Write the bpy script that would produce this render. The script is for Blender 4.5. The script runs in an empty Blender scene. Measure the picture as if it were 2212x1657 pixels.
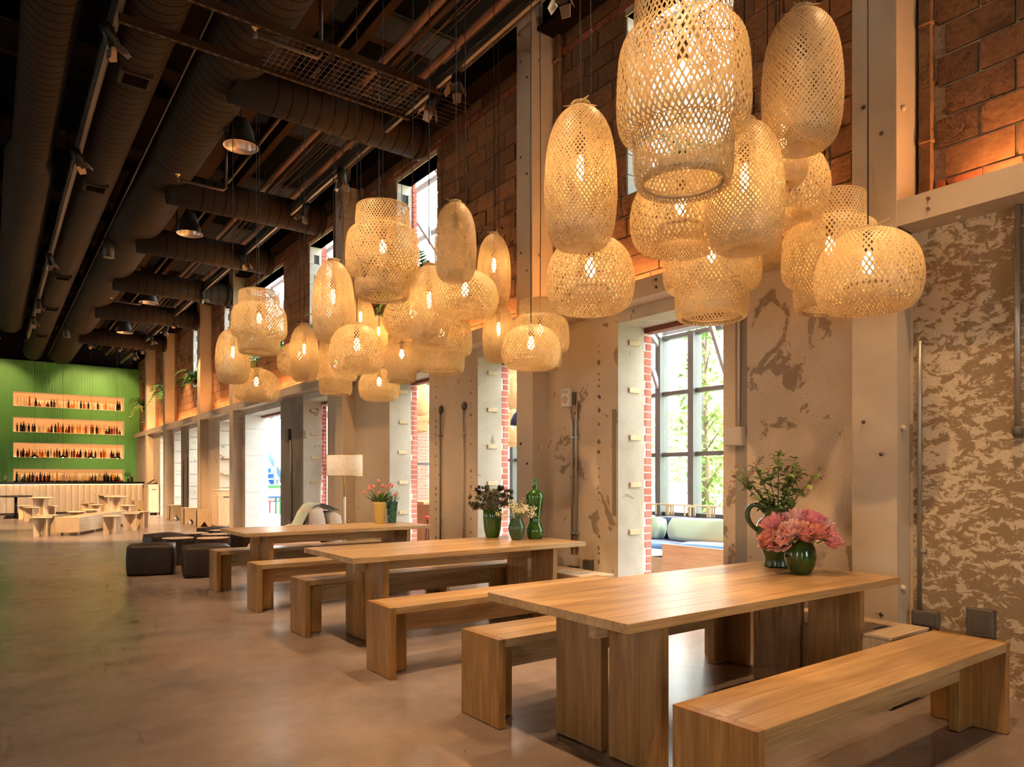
import bpy, bmesh, math, random
from mathutils import Vector, Matrix, Euler
random.seed(7)
R = math.radians
SC = bpy.context.scene
COL = SC.collection

# ------------------------------------------------------------------ camera, sky, sun, exposure
CAM_H, YAW, FPX, HORIZON = 1.3226, 0.636485, 1526.9, 1032.93
cam_data = bpy.data.cameras.new('camera')
cam = bpy.data.objects.new('camera', cam_data); COL.objects.link(cam)
cam.location = (0, 0, CAM_H); cam.rotation_euler = (math.pi/2, 0, -YAW)
cam_data.sensor_fit = 'HORIZONTAL'; cam_data.sensor_width = 36
cam_data.lens = FPX/2212*36; cam_data.shift_y = (HORIZON-828.5)/2212
cam_data.clip_start = .05; cam_data.clip_end = 500
SC.camera = cam

world = bpy.data.worlds.new('sky'); SC.world = world; world.use_nodes = True
wn = world.node_tree.nodes; wl = world.node_tree.links
bg = wn['Background']; bg.inputs['Color'].default_value = (.98, .97, .95, 1); bg.inputs['Strength'].default_value = 6.6

sun_data = bpy.data.lights.new('sun', 'SUN'); sun_data.energy = 4.0; sun_data.angle = R(1.5); sun_data.color = (1, .95, .86)
sun = bpy.data.objects.new('sun', sun_data); COL.objects.link(sun)
sun.rotation_euler = Vector((-.06, .60, -.80)).to_track_quat('-Z', 'Y').to_euler()

SC.view_settings.view_transform = 'Standard'; SC.view_settings.look = 'None'
SC.view_settings.exposure = 0.72; SC.view_settings.gamma = 1.0
SC.view_settings.use_curve_mapping = False
SC.cycles.use_denoising = True; SC.cycles.use_light_tree = False
SC.cycles.max_bounces = 5; SC.cycles.diffuse_bounces = 3; SC.cycles.glossy_bounces = 2
SC.cycles.transmission_bounces = 3; SC.cycles.transparent_max_bounces = 6
SC.cycles.use_adaptive_sampling = True; SC.cycles.adaptive_threshold = .09; SC.cycles.adaptive_min_samples = 12
SC.cycles.caustics_reflective = False; SC.cycles.caustics_refractive = False
SC.cycles.sample_clamp_indirect = 4.0
BULB, SPOT, DISH, NICHE = 43.0, 90.0, 2.0, 0.34     # lamp strengths

# ------------------------------------------------------------------ helpers
class MB:
    """collects geometry for one mesh"""
    def __init__(s): s.v = []; s.f = []; s.sm = []
    def add(s, vs, fs, smooth=False):
        n = len(s.v); s.v += [tuple(p) for p in vs]
        for q in fs: s.f.append(tuple(i+n for i in q)); s.sm.append(smooth)
        return s
    def box(s, x0, x1, y0, y1, z0, z1):
        return s.add([(x0,y0,z0),(x1,y0,z0),(x1,y1,z0),(x0,y1,z0),(x0,y0,z1),(x1,y0,z1),(x1,y1,z1),(x0,y1,z1)],
                     [(0,3,2,1),(4,5,6,7),(0,1,5,4),(1,2,6,5),(2,3,7,6),(3,0,4,7)])
    def bev(s, x0, x1, y0, y1, z0, z1, b=.004):
        """box with chamfered edges"""
        b = min(b, (x1-x0)/2.1, (y1-y0)/2.1, (z1-z0)/2.1)
        bm = bmesh.new(); bmesh.ops.create_cube(bm, size=1)
        for v in bm.verts:
            v.co = ((x0+x1)/2+v.co.x*(x1-x0), (y0+y1)/2+v.co.y*(y1-y0), (z0+z1)/2+v.co.z*(z1-z0))
        bmesh.ops.bevel(bm, geom=bm.edges[:], offset=b, segments=1, affect='EDGES', profile=.5)
        return s.bm(bm)
    def bm(s, bm, smooth=False, M=None):
        bm.verts.index_update()
        s.add([(M @ v.co) if M else v.co for v in bm.verts], [[v.index for v in f.verts] for f in bm.faces], smooth)
        bm.free(); return s
    def quad(s, a, b, c, d): return s.add([a,b,c,d], [(0,1,2,3)])
    def prism(s, poly, axis, a0, a1):
        """poly: 2D points, extruded along axis (0,1,2) from a0 to a1"""
        def P(p, a):
            q = [p[0], p[1]]; q.insert(axis, a); return tuple(q)
        n = len(poly); vs = [P(p,a0) for p in poly]+[P(p,a1) for p in poly]
        return s.add(vs, [tuple(range(n-1,-1,-1)), tuple(range(n,2*n))]+[(i,(i+1)%n,n+(i+1)%n,n+i) for i in range(n)])
    def lathe(s, prof, n=24, c=(0,0,0), smooth=True, caps=True):
        vs = []; fs = []
        for r, z in prof:
            for i in range(n):
                a = 2*math.pi*i/n; vs.append((c[0]+r*math.cos(a), c[1]+r*math.sin(a), c[2]+z))
        for j in range(len(prof)-1):
            for i in range(n):
                k = (i+1) % n; fs.append((j*n+i, j*n+k, (j+1)*n+k, (j+1)*n+i))
        s.add(vs, fs, smooth)
        if caps:
            m = len(s.v)-len(vs)
            if prof[0][0] > 1e-4: s.f.append(tuple(m+i for i in range(n-1,-1,-1))); s.sm.append(False)
            if prof[-1][0] > 1e-4: s.f.append(tuple(m+(len(prof)-1)*n+i for i in range(n))); s.sm.append(False)
        return s
    def tube(s, pts, r, n=8, smooth=True, caps=True):
        """round bar along a path; r number or list"""
        pts = [Vector(p) for p in pts]; rr = r if isinstance(r, (list,tuple)) else [r]*len(pts)
        vs = []; fs = []; up = None
        for i, p in enumerate(pts):
            t = (pts[min(i+1,len(pts)-1)]-pts[max(i-1,0)]).normalized()
            if up is None:
                up = Vector((0,0,1)) if abs(t.z) < .9 else Vector((1,0,0))
            a = t.cross(up)
            if a.length < 1e-5: a = t.cross(Vector((0,1,0)))
            a.normalize(); b = a.cross(t).normalized(); up = b
            for k in range(n):
                q = 2*math.pi*k/n; vs.append(p+(a*math.cos(q)+b*math.sin(q))*rr[i])
        for i in range(len(pts)-1):
            for k in range(n):
                l = (k+1) % n; fs.append((i*n+k, i*n+l, (i+1)*n+l, (i+1)*n+k))
        if caps: fs += [tuple(range(n-1,-1,-1)), tuple((len(pts)-1)*n+k for k in range(n))]
        return s.add(vs, fs, smooth)
    def torus(s, R0, r, z=0, n=24, m=8, c=(0,0)):
        vs = []; fs = []
        for i in range(n):
            a = 2*math.pi*i/n
            for k in range(m):
                b = 2*math.pi*k/m; q = R0+r*math.cos(b)
                vs.append((c[0]+q*math.cos(a), c[1]+q*math.sin(a), z+r*math.sin(b)))
        for i in range(n):
            for k in range(m):
                fs.append((i*m+k, ((i+1)%n)*m+k, ((i+1)%n)*m+(k+1)%m, i*m+(k+1)%m))
        return s.add(vs, fs, True)
    def sphere(s, c, rx, ry=None, rz=None, n=10, m=6):
        ry = ry or rx; rz = rz or rx
        prof = [(math.sin(math.pi*j/m), -math.cos(math.pi*j/m)) for j in range(m+1)]
        vs = []; fs = []
        for q, z in prof:
            for i in range(n):
                a = 2*math.pi*i/n; vs.append((c[0]+rx*q*math.cos(a), c[1]+ry*q*math.sin(a), c[2]+rz*z))
        for j in range(m):
            for i in range(n):
                k = (i+1) % n; fs.append((j*n+i, j*n+k, (j+1)*n+k, (j+1)*n+i))
        return s.add(vs, fs, True)
    def leaf(s, p, d, side, L, W, bend=.15):
        """a pointed leaf blade from p along d"""
        p = Vector(p); d = Vector(d).normalized(); side = Vector(side).normalized(); nn = d.cross(side)
        v = [p, p+d*L*.4+side*W/2+nn*bend*L*.3, p+d*L*.4-side*W/2+nn*bend*L*.3, p+d*L+nn*(-bend*L*.4), p+d*L*.45+nn*bend*L*.1]
        return s.add(v, [(0,1,4),(0,4,2),(1,3,4),(4,3,2)], False)
    def xf(s, M):
        s.v = [tuple(M @ Vector(p)) for p in s.v]; return s
    def mesh(s, name, mat):
        me = bpy.data.meshes.new(name); me.from_pydata(s.v, [], s.f)
        me.polygons.foreach_set('use_smooth', s.sm); me.update()
        if mat: me.materials.append(MT[mat])
        return me
    def build(s, name, mat, parent=None):
        o = bpy.data.objects.new(name, s.mesh(name, mat)); COL.objects.link(o)
        if parent: o.parent = parent
        return o

def tag(o, label, cat, group=None):
    o['label'] = label; o['category'] = cat
    if group: o['group'] = group
    return o
def struct(o, label=None):
    o['kind'] = 'structure'
    if label: o['label'] = label
    return o
def thing(name, label, cat, loc=(0,0,0), rz=0, group=None):
    o = bpy.data.objects.new(name, None); COL.objects.link(o); o.empty_display_size = .1
    o.location = loc; o.rotation_euler = (0, 0, rz)
    return tag(o, label, cat, group)
def sempty(name):
    o = bpy.data.objects.new(name, None); COL.objects.link(o); o['kind'] = 'structure'; return o
def inst(name, me, parent=None, loc=(0,0,0), rot=(0,0,0), scale=(1,1,1)):
    o = bpy.data.objects.new(name, me); COL.objects.link(o)
    o.location = loc; o.rotation_euler = rot; o.scale = scale
    if parent: o.parent = parent
    return o
def dup(o, loc=None, rz=None, label=None, group=None, parent=None):
    c = o.copy(); COL.objects.link(c)
    if parent: c.parent = parent
    if loc is not None: c.location = loc
    if rz is not None: c.rotation_euler = (0, 0, rz)
    if label: c['label'] = label
    if group: c['group'] = group
    for ch in [x for x in o.children]: dup(ch, parent=c)
    return c
ORD = ['first','second','third','fourth','fifth','sixth','seventh','eighth','ninth','tenth','eleventh','twelfth','thirteenth','fourteenth','fifteenth','sixteenth','seventeenth','eighteenth','nineteenth','twentieth']
TENS = ['','','twenty','thirty','forty','fifty']
def ordw(i):            # 1-based
    if i <= 20: return ORD[i-1]
    t, u = divmod(i, 10)
    return (TENS[t][:-1]+'ieth') if u == 0 else TENS[t]+'-'+ORD[u-1]

# ------------------------------------------------------------------ materials
MT = {}
def newmat(name):
    m = bpy.data.materials.new(name); m.use_nodes = True; MT[name] = m
    nt = m.node_tree; b = nt.nodes['Principled BSDF']
    return m, nt, b
def rgba(c): return (c[0], c[1], c[2], 1)
def coords(nt, scale=(1,1,1), kind='Object', rnd=False):
    tc = nt.nodes.new('ShaderNodeTexCoord'); mp = nt.nodes.new('ShaderNodeMapping')
    mp.inputs['Scale'].default_value = scale
    nt.links.new(tc.outputs[kind], mp.inputs['Vector'])
    if rnd:
        oi = nt.nodes.new('ShaderNodeObjectInfo'); mm = nt.nodes.new('ShaderNodeMath'); mm.operation = 'MULTIPLY'; mm.inputs[1].default_value = 37.0
        nt.links.new(oi.outputs['Random'], mm.inputs[0]); nt.links.new(mm.outputs[0], mp.inputs['Location'])
    return mp.outputs['Vector']
def noise(nt, vec, scale, detail=4, rough=.55, dist=0):
    n = nt.nodes.new('ShaderNodeTexNoise'); n.inputs['Scale'].default_value = scale; n.inputs['Detail'].default_value = detail
    n.inputs['Roughness'].default_value = rough; n.inputs['Distortion'].default_value = dist
    nt.links.new(vec, n.inputs['Vector']); return n.outputs['Fac']
def ramp(nt, fac, stops):
    r = nt.nodes.new('ShaderNodeValToRGB'); e = r.color_ramp.elements
    while len(e) < len(stops): e.new(.5)
    for k, (p, c) in enumerate(stops): e[k].position = p; e[k].color = rgba(c) if len(c) == 3 else c
    nt.links.new(fac, r.inputs['Fac']); return r.outputs['Color']
def mix(nt, fac, a, b, mode='MIX'):
    m = nt.nodes.new('ShaderNodeMix'); m.data_type = 'RGBA'; m.blend_type = mode
    for sock, val in ((m.inputs['Factor'], fac), (m.inputs['A'], a), (m.inputs['B'], b)):
        if isinstance(val, (int, float)): sock.default_value = val
        elif isinstance(val, tuple): sock.default_value = rgba(val)
        else: nt.links.new(val, sock)
    return m.outputs['Result']
def bump(nt, b, h, strength=.3, dist=.01):
    n = nt.nodes.new('ShaderNodeBump'); n.inputs['Strength'].default_value = strength; n.inputs['Distance'].default_value = dist
    nt.links.new(h, n.inputs['Height']); nt.links.new(n.outputs['Normal'], b.inputs['Normal'])
def rndval(nt, col, lo, hi):
    """object-to-object tone differences"""
    oi = nt.nodes.new('ShaderNodeObjectInfo'); mr = nt.nodes.new('ShaderNodeMapRange')
    mr.inputs['To Min'].default_value = lo; mr.inputs['To Max'].default_value = hi
    nt.links.new(oi.outputs['Random'], mr.inputs['Value'])
    hs = nt.nodes.new('ShaderNodeHueSaturation'); nt.links.new(mr.outputs['Result'], hs.inputs['Value']); nt.links.new(col, hs.inputs['Color'])
    return hs.outputs['Color']
def simple(name, col, rough=.5, metal=0, col2=None, scale=6, bmp=0, bscale=None, spec=.5, emit=None, est=0, coat=0, sheen=0, rnd=None, stretch=(1,1,1), detail=3):
    m, nt, b = newmat(name)
    b.inputs['Base Color'].default_value = rgba(col); b.inputs['Roughness'].default_value = rough; b.inputs['Metallic'].default_value = metal
    b.inputs['Specular IOR Level'].default_value = spec
    if coat: b.inputs['Coat Weight'].default_value = coat; b.inputs['Coat Roughness'].default_value = .05
    if sheen: b.inputs['Sheen Weight'].default_value = sheen
    if col2 or bmp:
        vec = coords(nt, stretch, rnd=bool(rnd)); nz = noise(nt, vec, scale, detail)
    if col2:
        c = ramp(nt, nz, [(.3, col), (.7, col2)])
        if rnd: c = rndval(nt, c, *rnd)
        nt.links.new(c, b.inputs['Base Color'])
    elif rnd:
        rg = nt.nodes.new('ShaderNodeRGB'); rg.outputs[0].default_value = rgba(col)
        nt.links.new(rndval(nt, rg.outputs[0], *rnd), b.inputs['Base Color'])
    if bmp: bump(nt, b, noise(nt, vec, bscale or scale*4, 2), bmp)
    if emit: b.inputs['Emission Color'].default_value = rgba(emit); b.inputs['Emission Strength'].default_value = est
    return m
def wood(name, c_dark, c_mid, c_light, axis, rough=.42, tone=(.82, 1.12), grain=1.0):
    m, nt, b = newmat(name)
    sc = [9.0*grain]*3; sc[axis] = .7
    vec = coords(nt, tuple(sc), rnd=True)
    n1 = noise(nt, vec, 1.6, 4, .6, 1.1)
    sc2 = [110.0]*3; sc2[axis] = 2.5
    vec2 = coords(nt, tuple(sc2), rnd=True); n2 = noise(nt, vec2, 1.5, 2, .6)
    c = ramp(nt, n1, [(.25, c_dark), (.5, c_mid), (.75, c_light)])
    c2 = ramp(nt, n2, [(.35, (.62,.62,.62)), (.6, (1,1,1))])
    c = mix(nt, .7, c, c2, 'MULTIPLY')
    c = rndval(nt, c, *tone)
    nt.links.new(c, b.inputs['Base Color']); b.inputs['Roughness'].default_value = rough
    return m
for ax, nm in ((0,'oak_x'), (1,'oak_y'), (2,'oak_z')):
    wood(nm, *(((.36,.20,.075), (.52,.315,.135), (.64,.42,.205)) if ax < 2 else ((.26,.115,.028), (.41,.20,.055), (.54,.295,.095))), ax, .32)  # same oak: upright boards darker than flat ones, shade put into the colour
for ax, nm in ((0,'ply_x'), (2,'ply_z')):
    wood(nm, (.60,.43,.26), (.66,.49,.31), (.72,.55,.36), ax, .5, (.94, 1.05), .5)
wood('pine', (.55,.42,.24), (.68,.54,.33), (.76,.62,.40), 1, .6)
wood('beam_wood', (.16,.08,.035), (.24,.13,.06), (.33,.19,.09), 2, .7)

m, nt, b = newmat('floor')              # polished brown-grey concrete
v = coords(nt); n1 = noise(nt, v, .55, 4, .6, .4); n2 = noise(nt, v, 5, 4, .65); n3 = noise(nt, v, 90, 1, .6)
c = ramp(nt, n1, [(.3,(.25,.185,.148)), (.55,(.31,.24,.20)), (.75,(.36,.29,.25))])
c = mix(nt, .35, c, ramp(nt, n2, [(.3,(.55,.5,.46)), (.7,(1,1,1))]), 'MULTIPLY')
c = mix(nt, .22, c, ramp(nt, n3, [(.35,(.5,.45,.4)), (.6,(1,1,1))]), 'MULTIPLY')
nt.links.new(c, b.inputs['Base Color'])
rr = nt.nodes.new('ShaderNodeMapRange'); rr.inputs['To Min'].default_value = .18; rr.inputs['To Max'].default_value = .30
nt.links.new(n1, rr.inputs['Value']); nt.links.new(rr.outputs['Result'], b.inputs['Roughness'])
b.inputs['Specular IOR Level'].default_value = .55

def concrete(name, base, dark, peel, peel_amt, pscale=2.2, stretch=(1,1,1)):
    m, nt, b = newmat(name)
    v = coords(nt, stretch); n1 = noise(nt, v, 1.1, 4, .65, .3); n2 = noise(nt, v, pscale, 6, .68, .8); n3 = noise(nt, v, 60, 2, .6)
    c = ramp(nt, n1, [(.3, dark), (.62, base)])
    mask = ramp(nt, n2, [(peel_amt, (0,0,0)), (peel_amt+.025, (1,1,1))])
    c = mix(nt, mask, c, peel)
    c = mix(nt, .3, c, ramp(nt, n3, [(.3,(.6,.57,.52)), (.6,(1,1,1))]), 'MULTIPLY')
    nt.links.new(c, b.inputs['Base Color']); b.inputs['Roughness'].default_value = .82
    bump(nt, b, n3, .2, .004)
concrete('concrete', (.68,.53,.375), (.56,.42,.285), (.33,.235,.15), .575, 2.6)
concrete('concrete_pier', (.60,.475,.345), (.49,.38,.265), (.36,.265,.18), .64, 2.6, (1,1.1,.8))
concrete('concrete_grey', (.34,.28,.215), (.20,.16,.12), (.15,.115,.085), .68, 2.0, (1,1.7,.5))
concrete('reveal', (.56,.51,.43), (.40,.35,.28), (.26,.22,.16), .63, 3.2)
# peeling paint beside the nearest column
m, nt, b = newmat('concrete_peeled')
v = coords(nt, (1,.8,1.3)); n1 = noise(nt, v, 13.0, 7, .74, .5); n2 = noise(nt, v, 1.1, 2, .5); n3 = noise(nt, v, 70, 2)
ma = nt.nodes.new('ShaderNodeMath'); ma.operation = 'MULTIPLY_ADD'; ma.inputs[1].default_value = .35; nt.links.new(n2, ma.inputs[0]); nt.links.new(n1, ma.inputs[2])
mask = ramp(nt, ma.outputs[0], [(.675,(0,0,0)), (.70,(1,1,1))])
c = mix(nt, mask, (.30,.20,.105), (.63,.49,.33))
c = mix(nt, .35, c, ramp(nt, n3, [(.3,(.6,.57,.52)), (.6,(1,1,1))]), 'MULTIPLY')
nt.links.new(c, b.inputs['Base Color']); b.inputs['Roughness'].default_value = .85

simple('block', (.23,.098,.040), .9, col2=(.37,.175,.078), scale=7, bmp=.9, bscale=110, rnd=(.72,1.18))
simple('block_far', (.23,.098,.040), .9, col2=(.37,.175,.078), scale=2, bmp=.6, bscale=60)
simple('mortar', (.38,.25,.145), .9, col2=(.52,.36,.22), scale=9, bmp=.8, bscale=50)
simple('brick', (.30,.075,.035), .85, col2=(.40,.12,.06), scale=20, bmp=.5, bscale=70, rnd=(.65,1.25))
simple('brick_jamb', (.42,.10,.07), .8, col2=(.50,.15,.11), scale=20, bmp=.3, bscale=70, rnd=(.85,1.12))
simple('mortar_pale', (.72,.64,.58), .9, col2=(.8,.74,.68), scale=20, bmp=.4, bscale=60)
simple('cmu_pale', (.50,.48,.44), .9, col2=(.66,.64,.60), scale=10, bmp=.8, bscale=90, rnd=(.8,1.1))
simple('slot_dark', (.05,.05,.05), .8)
simple('steel_paint', (.53,.41,.285), .55, col2=(.58,.455,.32), scale=3, bmp=.15, bscale=130)
simple('steel_edge', (.60,.50,.38), .6)
simple('bolt', (.16,.11,.08), .5, metal=.4)
simple('rust_channel', (.20,.095,.04), .8, col2=(.33,.17,.075), scale=8, bmp=.6, bscale=40)
simple('marble', (.66,.66,.64), .35, col2=(.74,.74,.72), scale=1.6, stretch=(1,1,4))
simple('ceiling_dark', (.010,.007,.006), .95, spec=0)
simple('duct', (.023,.0145,.0095), .7, col2=(.028,.018,.012), scale=2, spec=.12)
simple('duct_seam', (.004,.003,.002), .9, spec=0)
simple('grille', (.006,.004,.003), .8, spec=0)
simple('ceiling_steel', (.028,.015,.008), .9, col2=(.04,.022,.013), scale=3, spec=.05)
simple('pipe_dark', (.06,.035,.022), .5)
simple('pipe_rust', (.14,.06,.03), .6)
simple('black_metal', (.012,.011,.010), .35, metal=.6)
simple('black_satin', (.015,.013,.012), .45)
simple('track_grey', (.16,.13,.11), .4, metal=.7)
simple('tray_wire', (.16,.10,.07), .5, metal=.5)
simple('dish_metal', (.55,.42,.34), .35, metal=.8)
simple('green_paint', (.14,.40,.085), .5)
simple('bar_top', (.012,.006,.005), .22)
wood('bar_plank', (.72,.58,.44), (.76,.63,.49), (.80,.68,.54), 2, .45, (.93,1.06), .4)
simple('niche_light', (.8,.6,.4), .6, emit=(1,.42,.12), est=NICHE)
simple('led', (1,.8,.5), .6, emit=(1,.52,.17), est=NICHE*7)
simple('niche_lining', (.85,.72,.55), .6)
def bamboo(name, col, thr):
    m, nt, b = newmat(name); nt.nodes.remove(b); out = nt.nodes['Material Output']
    v = coords(nt, rnd=True); nz = noise(nt, v, 26, 3); c = ramp(nt, nz, [(.3, tuple(x*.82 for x in col)), (.7, col)])
    d = nt.nodes.new('ShaderNodeBsdfDiffuse'); t = nt.nodes.new('ShaderNodeBsdfTranslucent'); g = nt.nodes.new('ShaderNodeBsdfGlossy'); g.inputs['Roughness'].default_value = .4
    nt.links.new(c, d.inputs['Color']); nt.links.new(c, t.inputs['Color'])
    a = nt.nodes.new('ShaderNodeMixShader'); a.inputs[0].default_value = thr; nt.links.new(d.outputs[0], a.inputs[1]); nt.links.new(t.outputs[0], a.inputs[2])
    e = nt.nodes.new('ShaderNodeMixShader'); e.inputs[0].default_value = .04; nt.links.new(a.outputs[0], e.inputs[1]); nt.links.new(g.outputs[0], e.inputs[2])
    nt.links.new(e.outputs[0], out.inputs['Surface'])
bamboo('bamboo', (.76,.57,.32), .38)
bamboo('lamp_linen', (.85,.76,.66), .45)
simple('bulb', (1,.8,.5), .3, emit=(1,.60,.235), est=BULB)
simple('bulb_off', (.75,.66,.5), .15)
simple('socket', (.12,.055,.025), .5)
simple('cord', (.02,.014,.011), .6)
simple('spot_lens', (1,.8,.6), .4, emit=(1,.62,.30), est=SPOT)
simple('dish_lens', (1,.8,.6), .4, emit=(1,.64,.34), est=DISH)
simple('barn_door', (.30,.21,.15), .35, metal=.6)
simple('glaze_green', (.010,.045,.006), .12, col2=(.035,.085,.012), scale=5, coat=.6)
simple('glaze_bright', (.022,.095,.010), .10, col2=(.04,.13,.014), scale=4, coat=.7)
simple('glaze_matte', (.035,.075,.030), .3, col2=(.055,.10,.045), scale=4, coat=.3)
simple('glaze_jug', (.035,.062,.014), .3, col2=(.065,.10,.028), scale=6, bmp=.1, bscale=14, coat=.3)
simple('glaze_yellow', (.72,.52,.13), .25, coat=.4)
simple('glaze_teal', (.05,.24,.19), .25, coat=.4)
simple('stem_green', (.09,.17,.04), .6)
simple('leaf_green', (.12,.20,.035), .5, col2=(.26,.34,.07), scale=12)
simple('leaf_tulip', (.06,.15,.035), .45, col2=(.13,.25,.06), scale=8)
simple('leaf_plant', (.03,.13,.02), .4, col2=(.09,.26,.04), scale=8)
simple('leaf_out', (.16,.30,.05), .7, col2=(.32,.48,.14), scale=3)
simple('leaf_out_dark', (.10,.22,.07), .7, col2=(.2,.36,.14), scale=3)
simple('thistle', (.085,.085,.035), .8, col2=(.055,.042,.03), scale=30)
simple('thistle_leaf', (.095,.11,.035), .8, col2=(.13,.10,.05), scale=20)
simple('blossom_white', (.72,.68,.42), .7, col2=(.80,.77,.58), scale=40)
simple('blossom_pink', (.55,.12,.20), .6)
simple('petal_coral', (.84,.30,.21), .6, col2=(.92,.50,.40), scale=20, rnd=(.92,1.05))
simple('petal_pink', (.84,.22,.30), .6, col2=(.94,.52,.50), scale=20, rnd=(.92,1.05))
simple('petal_blush', (.92,.48,.42), .6, col2=(.96,.66,.60), scale=20, rnd=(.95,1.04))
simple('tulip', (.80,.16,.10), .5, col2=(.88,.32,.22), scale=30)
simple('petal_white', (.90,.84,.74), .6)
simple('leather', (.020,.010,.006), .5, col2=(.038,.020,.011), scale=7, bmp=.35, bscale=30, spec=.35)
simple('bark', (.03,.017,.011), .9, col2=(.075,.045,.03), scale=9, stretch=(1,1,.12), bmp=1.0, bscale=30)
simple('end_grain', (.62,.42,.27), .6, col2=(.70,.50,.34), scale=6)
simple('cushion', (.74,.63,.54), .9, sheen=.3, bmp=.05, bscale=20)
simple('seat_pink', (.68,.42,.31), .9, sheen=.3)
simple('throw', (.50,.60,.50), .95, sheen=.5, col2=(.56,.66,.56), scale=40)
simple('brass', (.60,.38,.12), .3, metal=1)
simple('enamel_white', (.80,.77,.72), .3)
simple('galv', (.42,.38,.31), .45, metal=.7, col2=(.50,.45,.37), scale=4)
simple('box_grey', (.11,.088,.066), .5)
simple('box_pale', (.55,.45,.36), .5)
simple('alarm', (.74,.66,.55), .4)
simple('alarm_grille', (.47,.39,.29), .6)
simple('alarm_lens', (.55,.5,.45), .12)
simple('tape_green', (.02,.05,.02), .5)
simple('mullion', (.13,.14,.14), .45, metal=.3)
simple('rafter', (.30,.32,.34), .5, metal=.3)
simple('velvet_blue', (.008,.05,.16), .85, sheen=.6)
simple('velvet_light', (.03,.14,.36), .85, sheen=.6)
simple('mint', (.38,.56,.40), .85, sheen=.4)
simple('orange_seat', (.62,.22,.10), .85)
simple('terrace', (.26,.26,.26), .7, col2=(.30,.30,.30), scale=1)
simple('atrium_floor', (.46,.42,.37), .25, col2=(.52,.48,.43), scale=2)
simple('stair_blue', (.004,.085,.30), .6)
simple('stair_pale', (.16,.32,.38), .6)
simple('furn_green', (.012,.16,.04), .6)
simple('furn_blue', (.006,.06,.22), .6)
simple('furn_red', (.25,.015,.015), .6)
simple('red_seat', (.45,.05,.03), .4)
simple('navy', (.01,.02,.06), .3)
simple('far_brick', (.46,.25,.18), .9, col2=(.52,.31,.24), scale=2)
simple('far_band', (.70,.62,.54), .9)
simple('far_glass', (.20,.24,.27), .2)
simple('bark_out', (.24,.18,.12), .9)
simple('lawn', (.30,.40,.15), .95, col2=(.40,.48,.22), scale=1)
simple('asphalt', (.42,.42,.42), .9)
simple('lamp_post', (.05,.05,.05), .5)
# clear glazing
m, nt, b = newmat('pane'); nt.nodes.remove(b); out = nt.nodes['Material Output']
tr = nt.nodes.new('ShaderNodeBsdfTransparent'); tr.inputs['Color'].default_value = (.93,.96,.95,1); gl = nt.nodes.new('ShaderNodeBsdfGlossy'); gl.inputs['Roughness'].default_value = .02
ms = nt.nodes.new('ShaderNodeMixShader'); ms.inputs[0].default_value = .05
nt.links.new(tr.outputs[0], ms.inputs[1]); nt.links.new(gl.outputs[0], ms.inputs[2]); nt.links.new(ms.outputs[0], out.inputs['Surface'])
GLASSY = {'amber':(.50,.17,.02), 'dark':(.012,.008,.006), 'clear':(.70,.62,.48), 'green':(.05,.16,.03), 'red':(.32,.03,.02), 'honey':(.75,.40,.06), 'blue':(.02,.07,.30), 'brown':(.16,.06,.02)}
for k, c in GLASSY.items():          # bottle glass: part of the light passes, tinted
    m, nt, b = newmat('glass_'+k); nt.nodes.remove(b); out = nt.nodes['Material Output']
    d = nt.nodes.new('ShaderNodeBsdfDiffuse'); d.inputs['Color'].default_value = rgba(c); t = nt.nodes.new('ShaderNodeBsdfTransparent'); t.inputs['Color'].default_value = rgba(tuple(min(1, x*1.25+.02) for x in c))
    g = nt.nodes.new('ShaderNodeBsdfGlossy'); g.inputs['Roughness'].default_value = .1
    a = nt.nodes.new('ShaderNodeMixShader'); a.inputs[0].default_value = .68 if k not in ('dark',) else .25
    e = nt.nodes.new('ShaderNodeMixShader'); e.inputs[0].default_value = .06
    nt.links.new(d.outputs[0], a.inputs[1]); nt.links.new(t.outputs[0], a.inputs[2]); nt.links.new(a.outputs[0], e.inputs[1]); nt.links.new(g.outputs[0], e.inputs[2]); nt.links.new(e.outputs[0], out.inputs['Surface'])
simple('rust_red', (.20,.05,.035), .6)
simple('led_soft', (1,.8,.5), .6, emit=(1,.62,.24), est=4.0)
SPOTW = 260.0
LEDGE = 160.0
BLK_P = MB().bev(-.5,.5,-.5,.5,-.5,.5,.02).mesh('block', 'cmu_pale')
simple('bulb_soft', (1,.8,.5), .3, emit=(1,.60,.26), est=12.0)
simple('chip_dark', (.20,.14,.09), .95)
WASHW = 220.0
simple('ledge_light', (1,.7,.4), .6, emit=(1,.46,.14), est=LEDGE)
simple('bulb_floor', (1,.8,.5), .3, emit=(1,.68,.38), est=45.0)

# ------------------------------------------------------------------ the setting
XW, XU, XB, XO = 4.93, 5.05, 5.30, 5.41
YG = 33.1
LOWER = [(3.70,4.94),(6.17,7.405),(8.615,9.836),(12.31,13.54),(14.875,17.42),(18.57,19.80),(22.16,23.39),(24.50,25.56),(26.71,27.94)]
UPPER = {0:(3.70,4.94), 2:(8.60,9.84), 3:(12.31,13.54), 4:(15.03,17.42), 5:(18.57,19.80), 6:(22.16,23.39), 8:(26.71,27.94)}
HEAD, USILL, UTOP = 2.83, 4.11, 5.88
COLS = [(2.19,2.484),(5.99,6.273),(11.08,11.395),(17.65,17.96),(20.95,21.26),(25.82,26.13),(29.25,29.57)]

struct(MB().box(-6, XO, -4, YG+.6, -.12, 0).build('floor', 'floor'), 'polished brown concrete floor')
struct(MB().box(-6.3, XB, -4.3, YG+.6, 7.2, 7.35).build('ceiling', 'ceiling_dark'), 'black painted ceiling deck')
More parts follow.
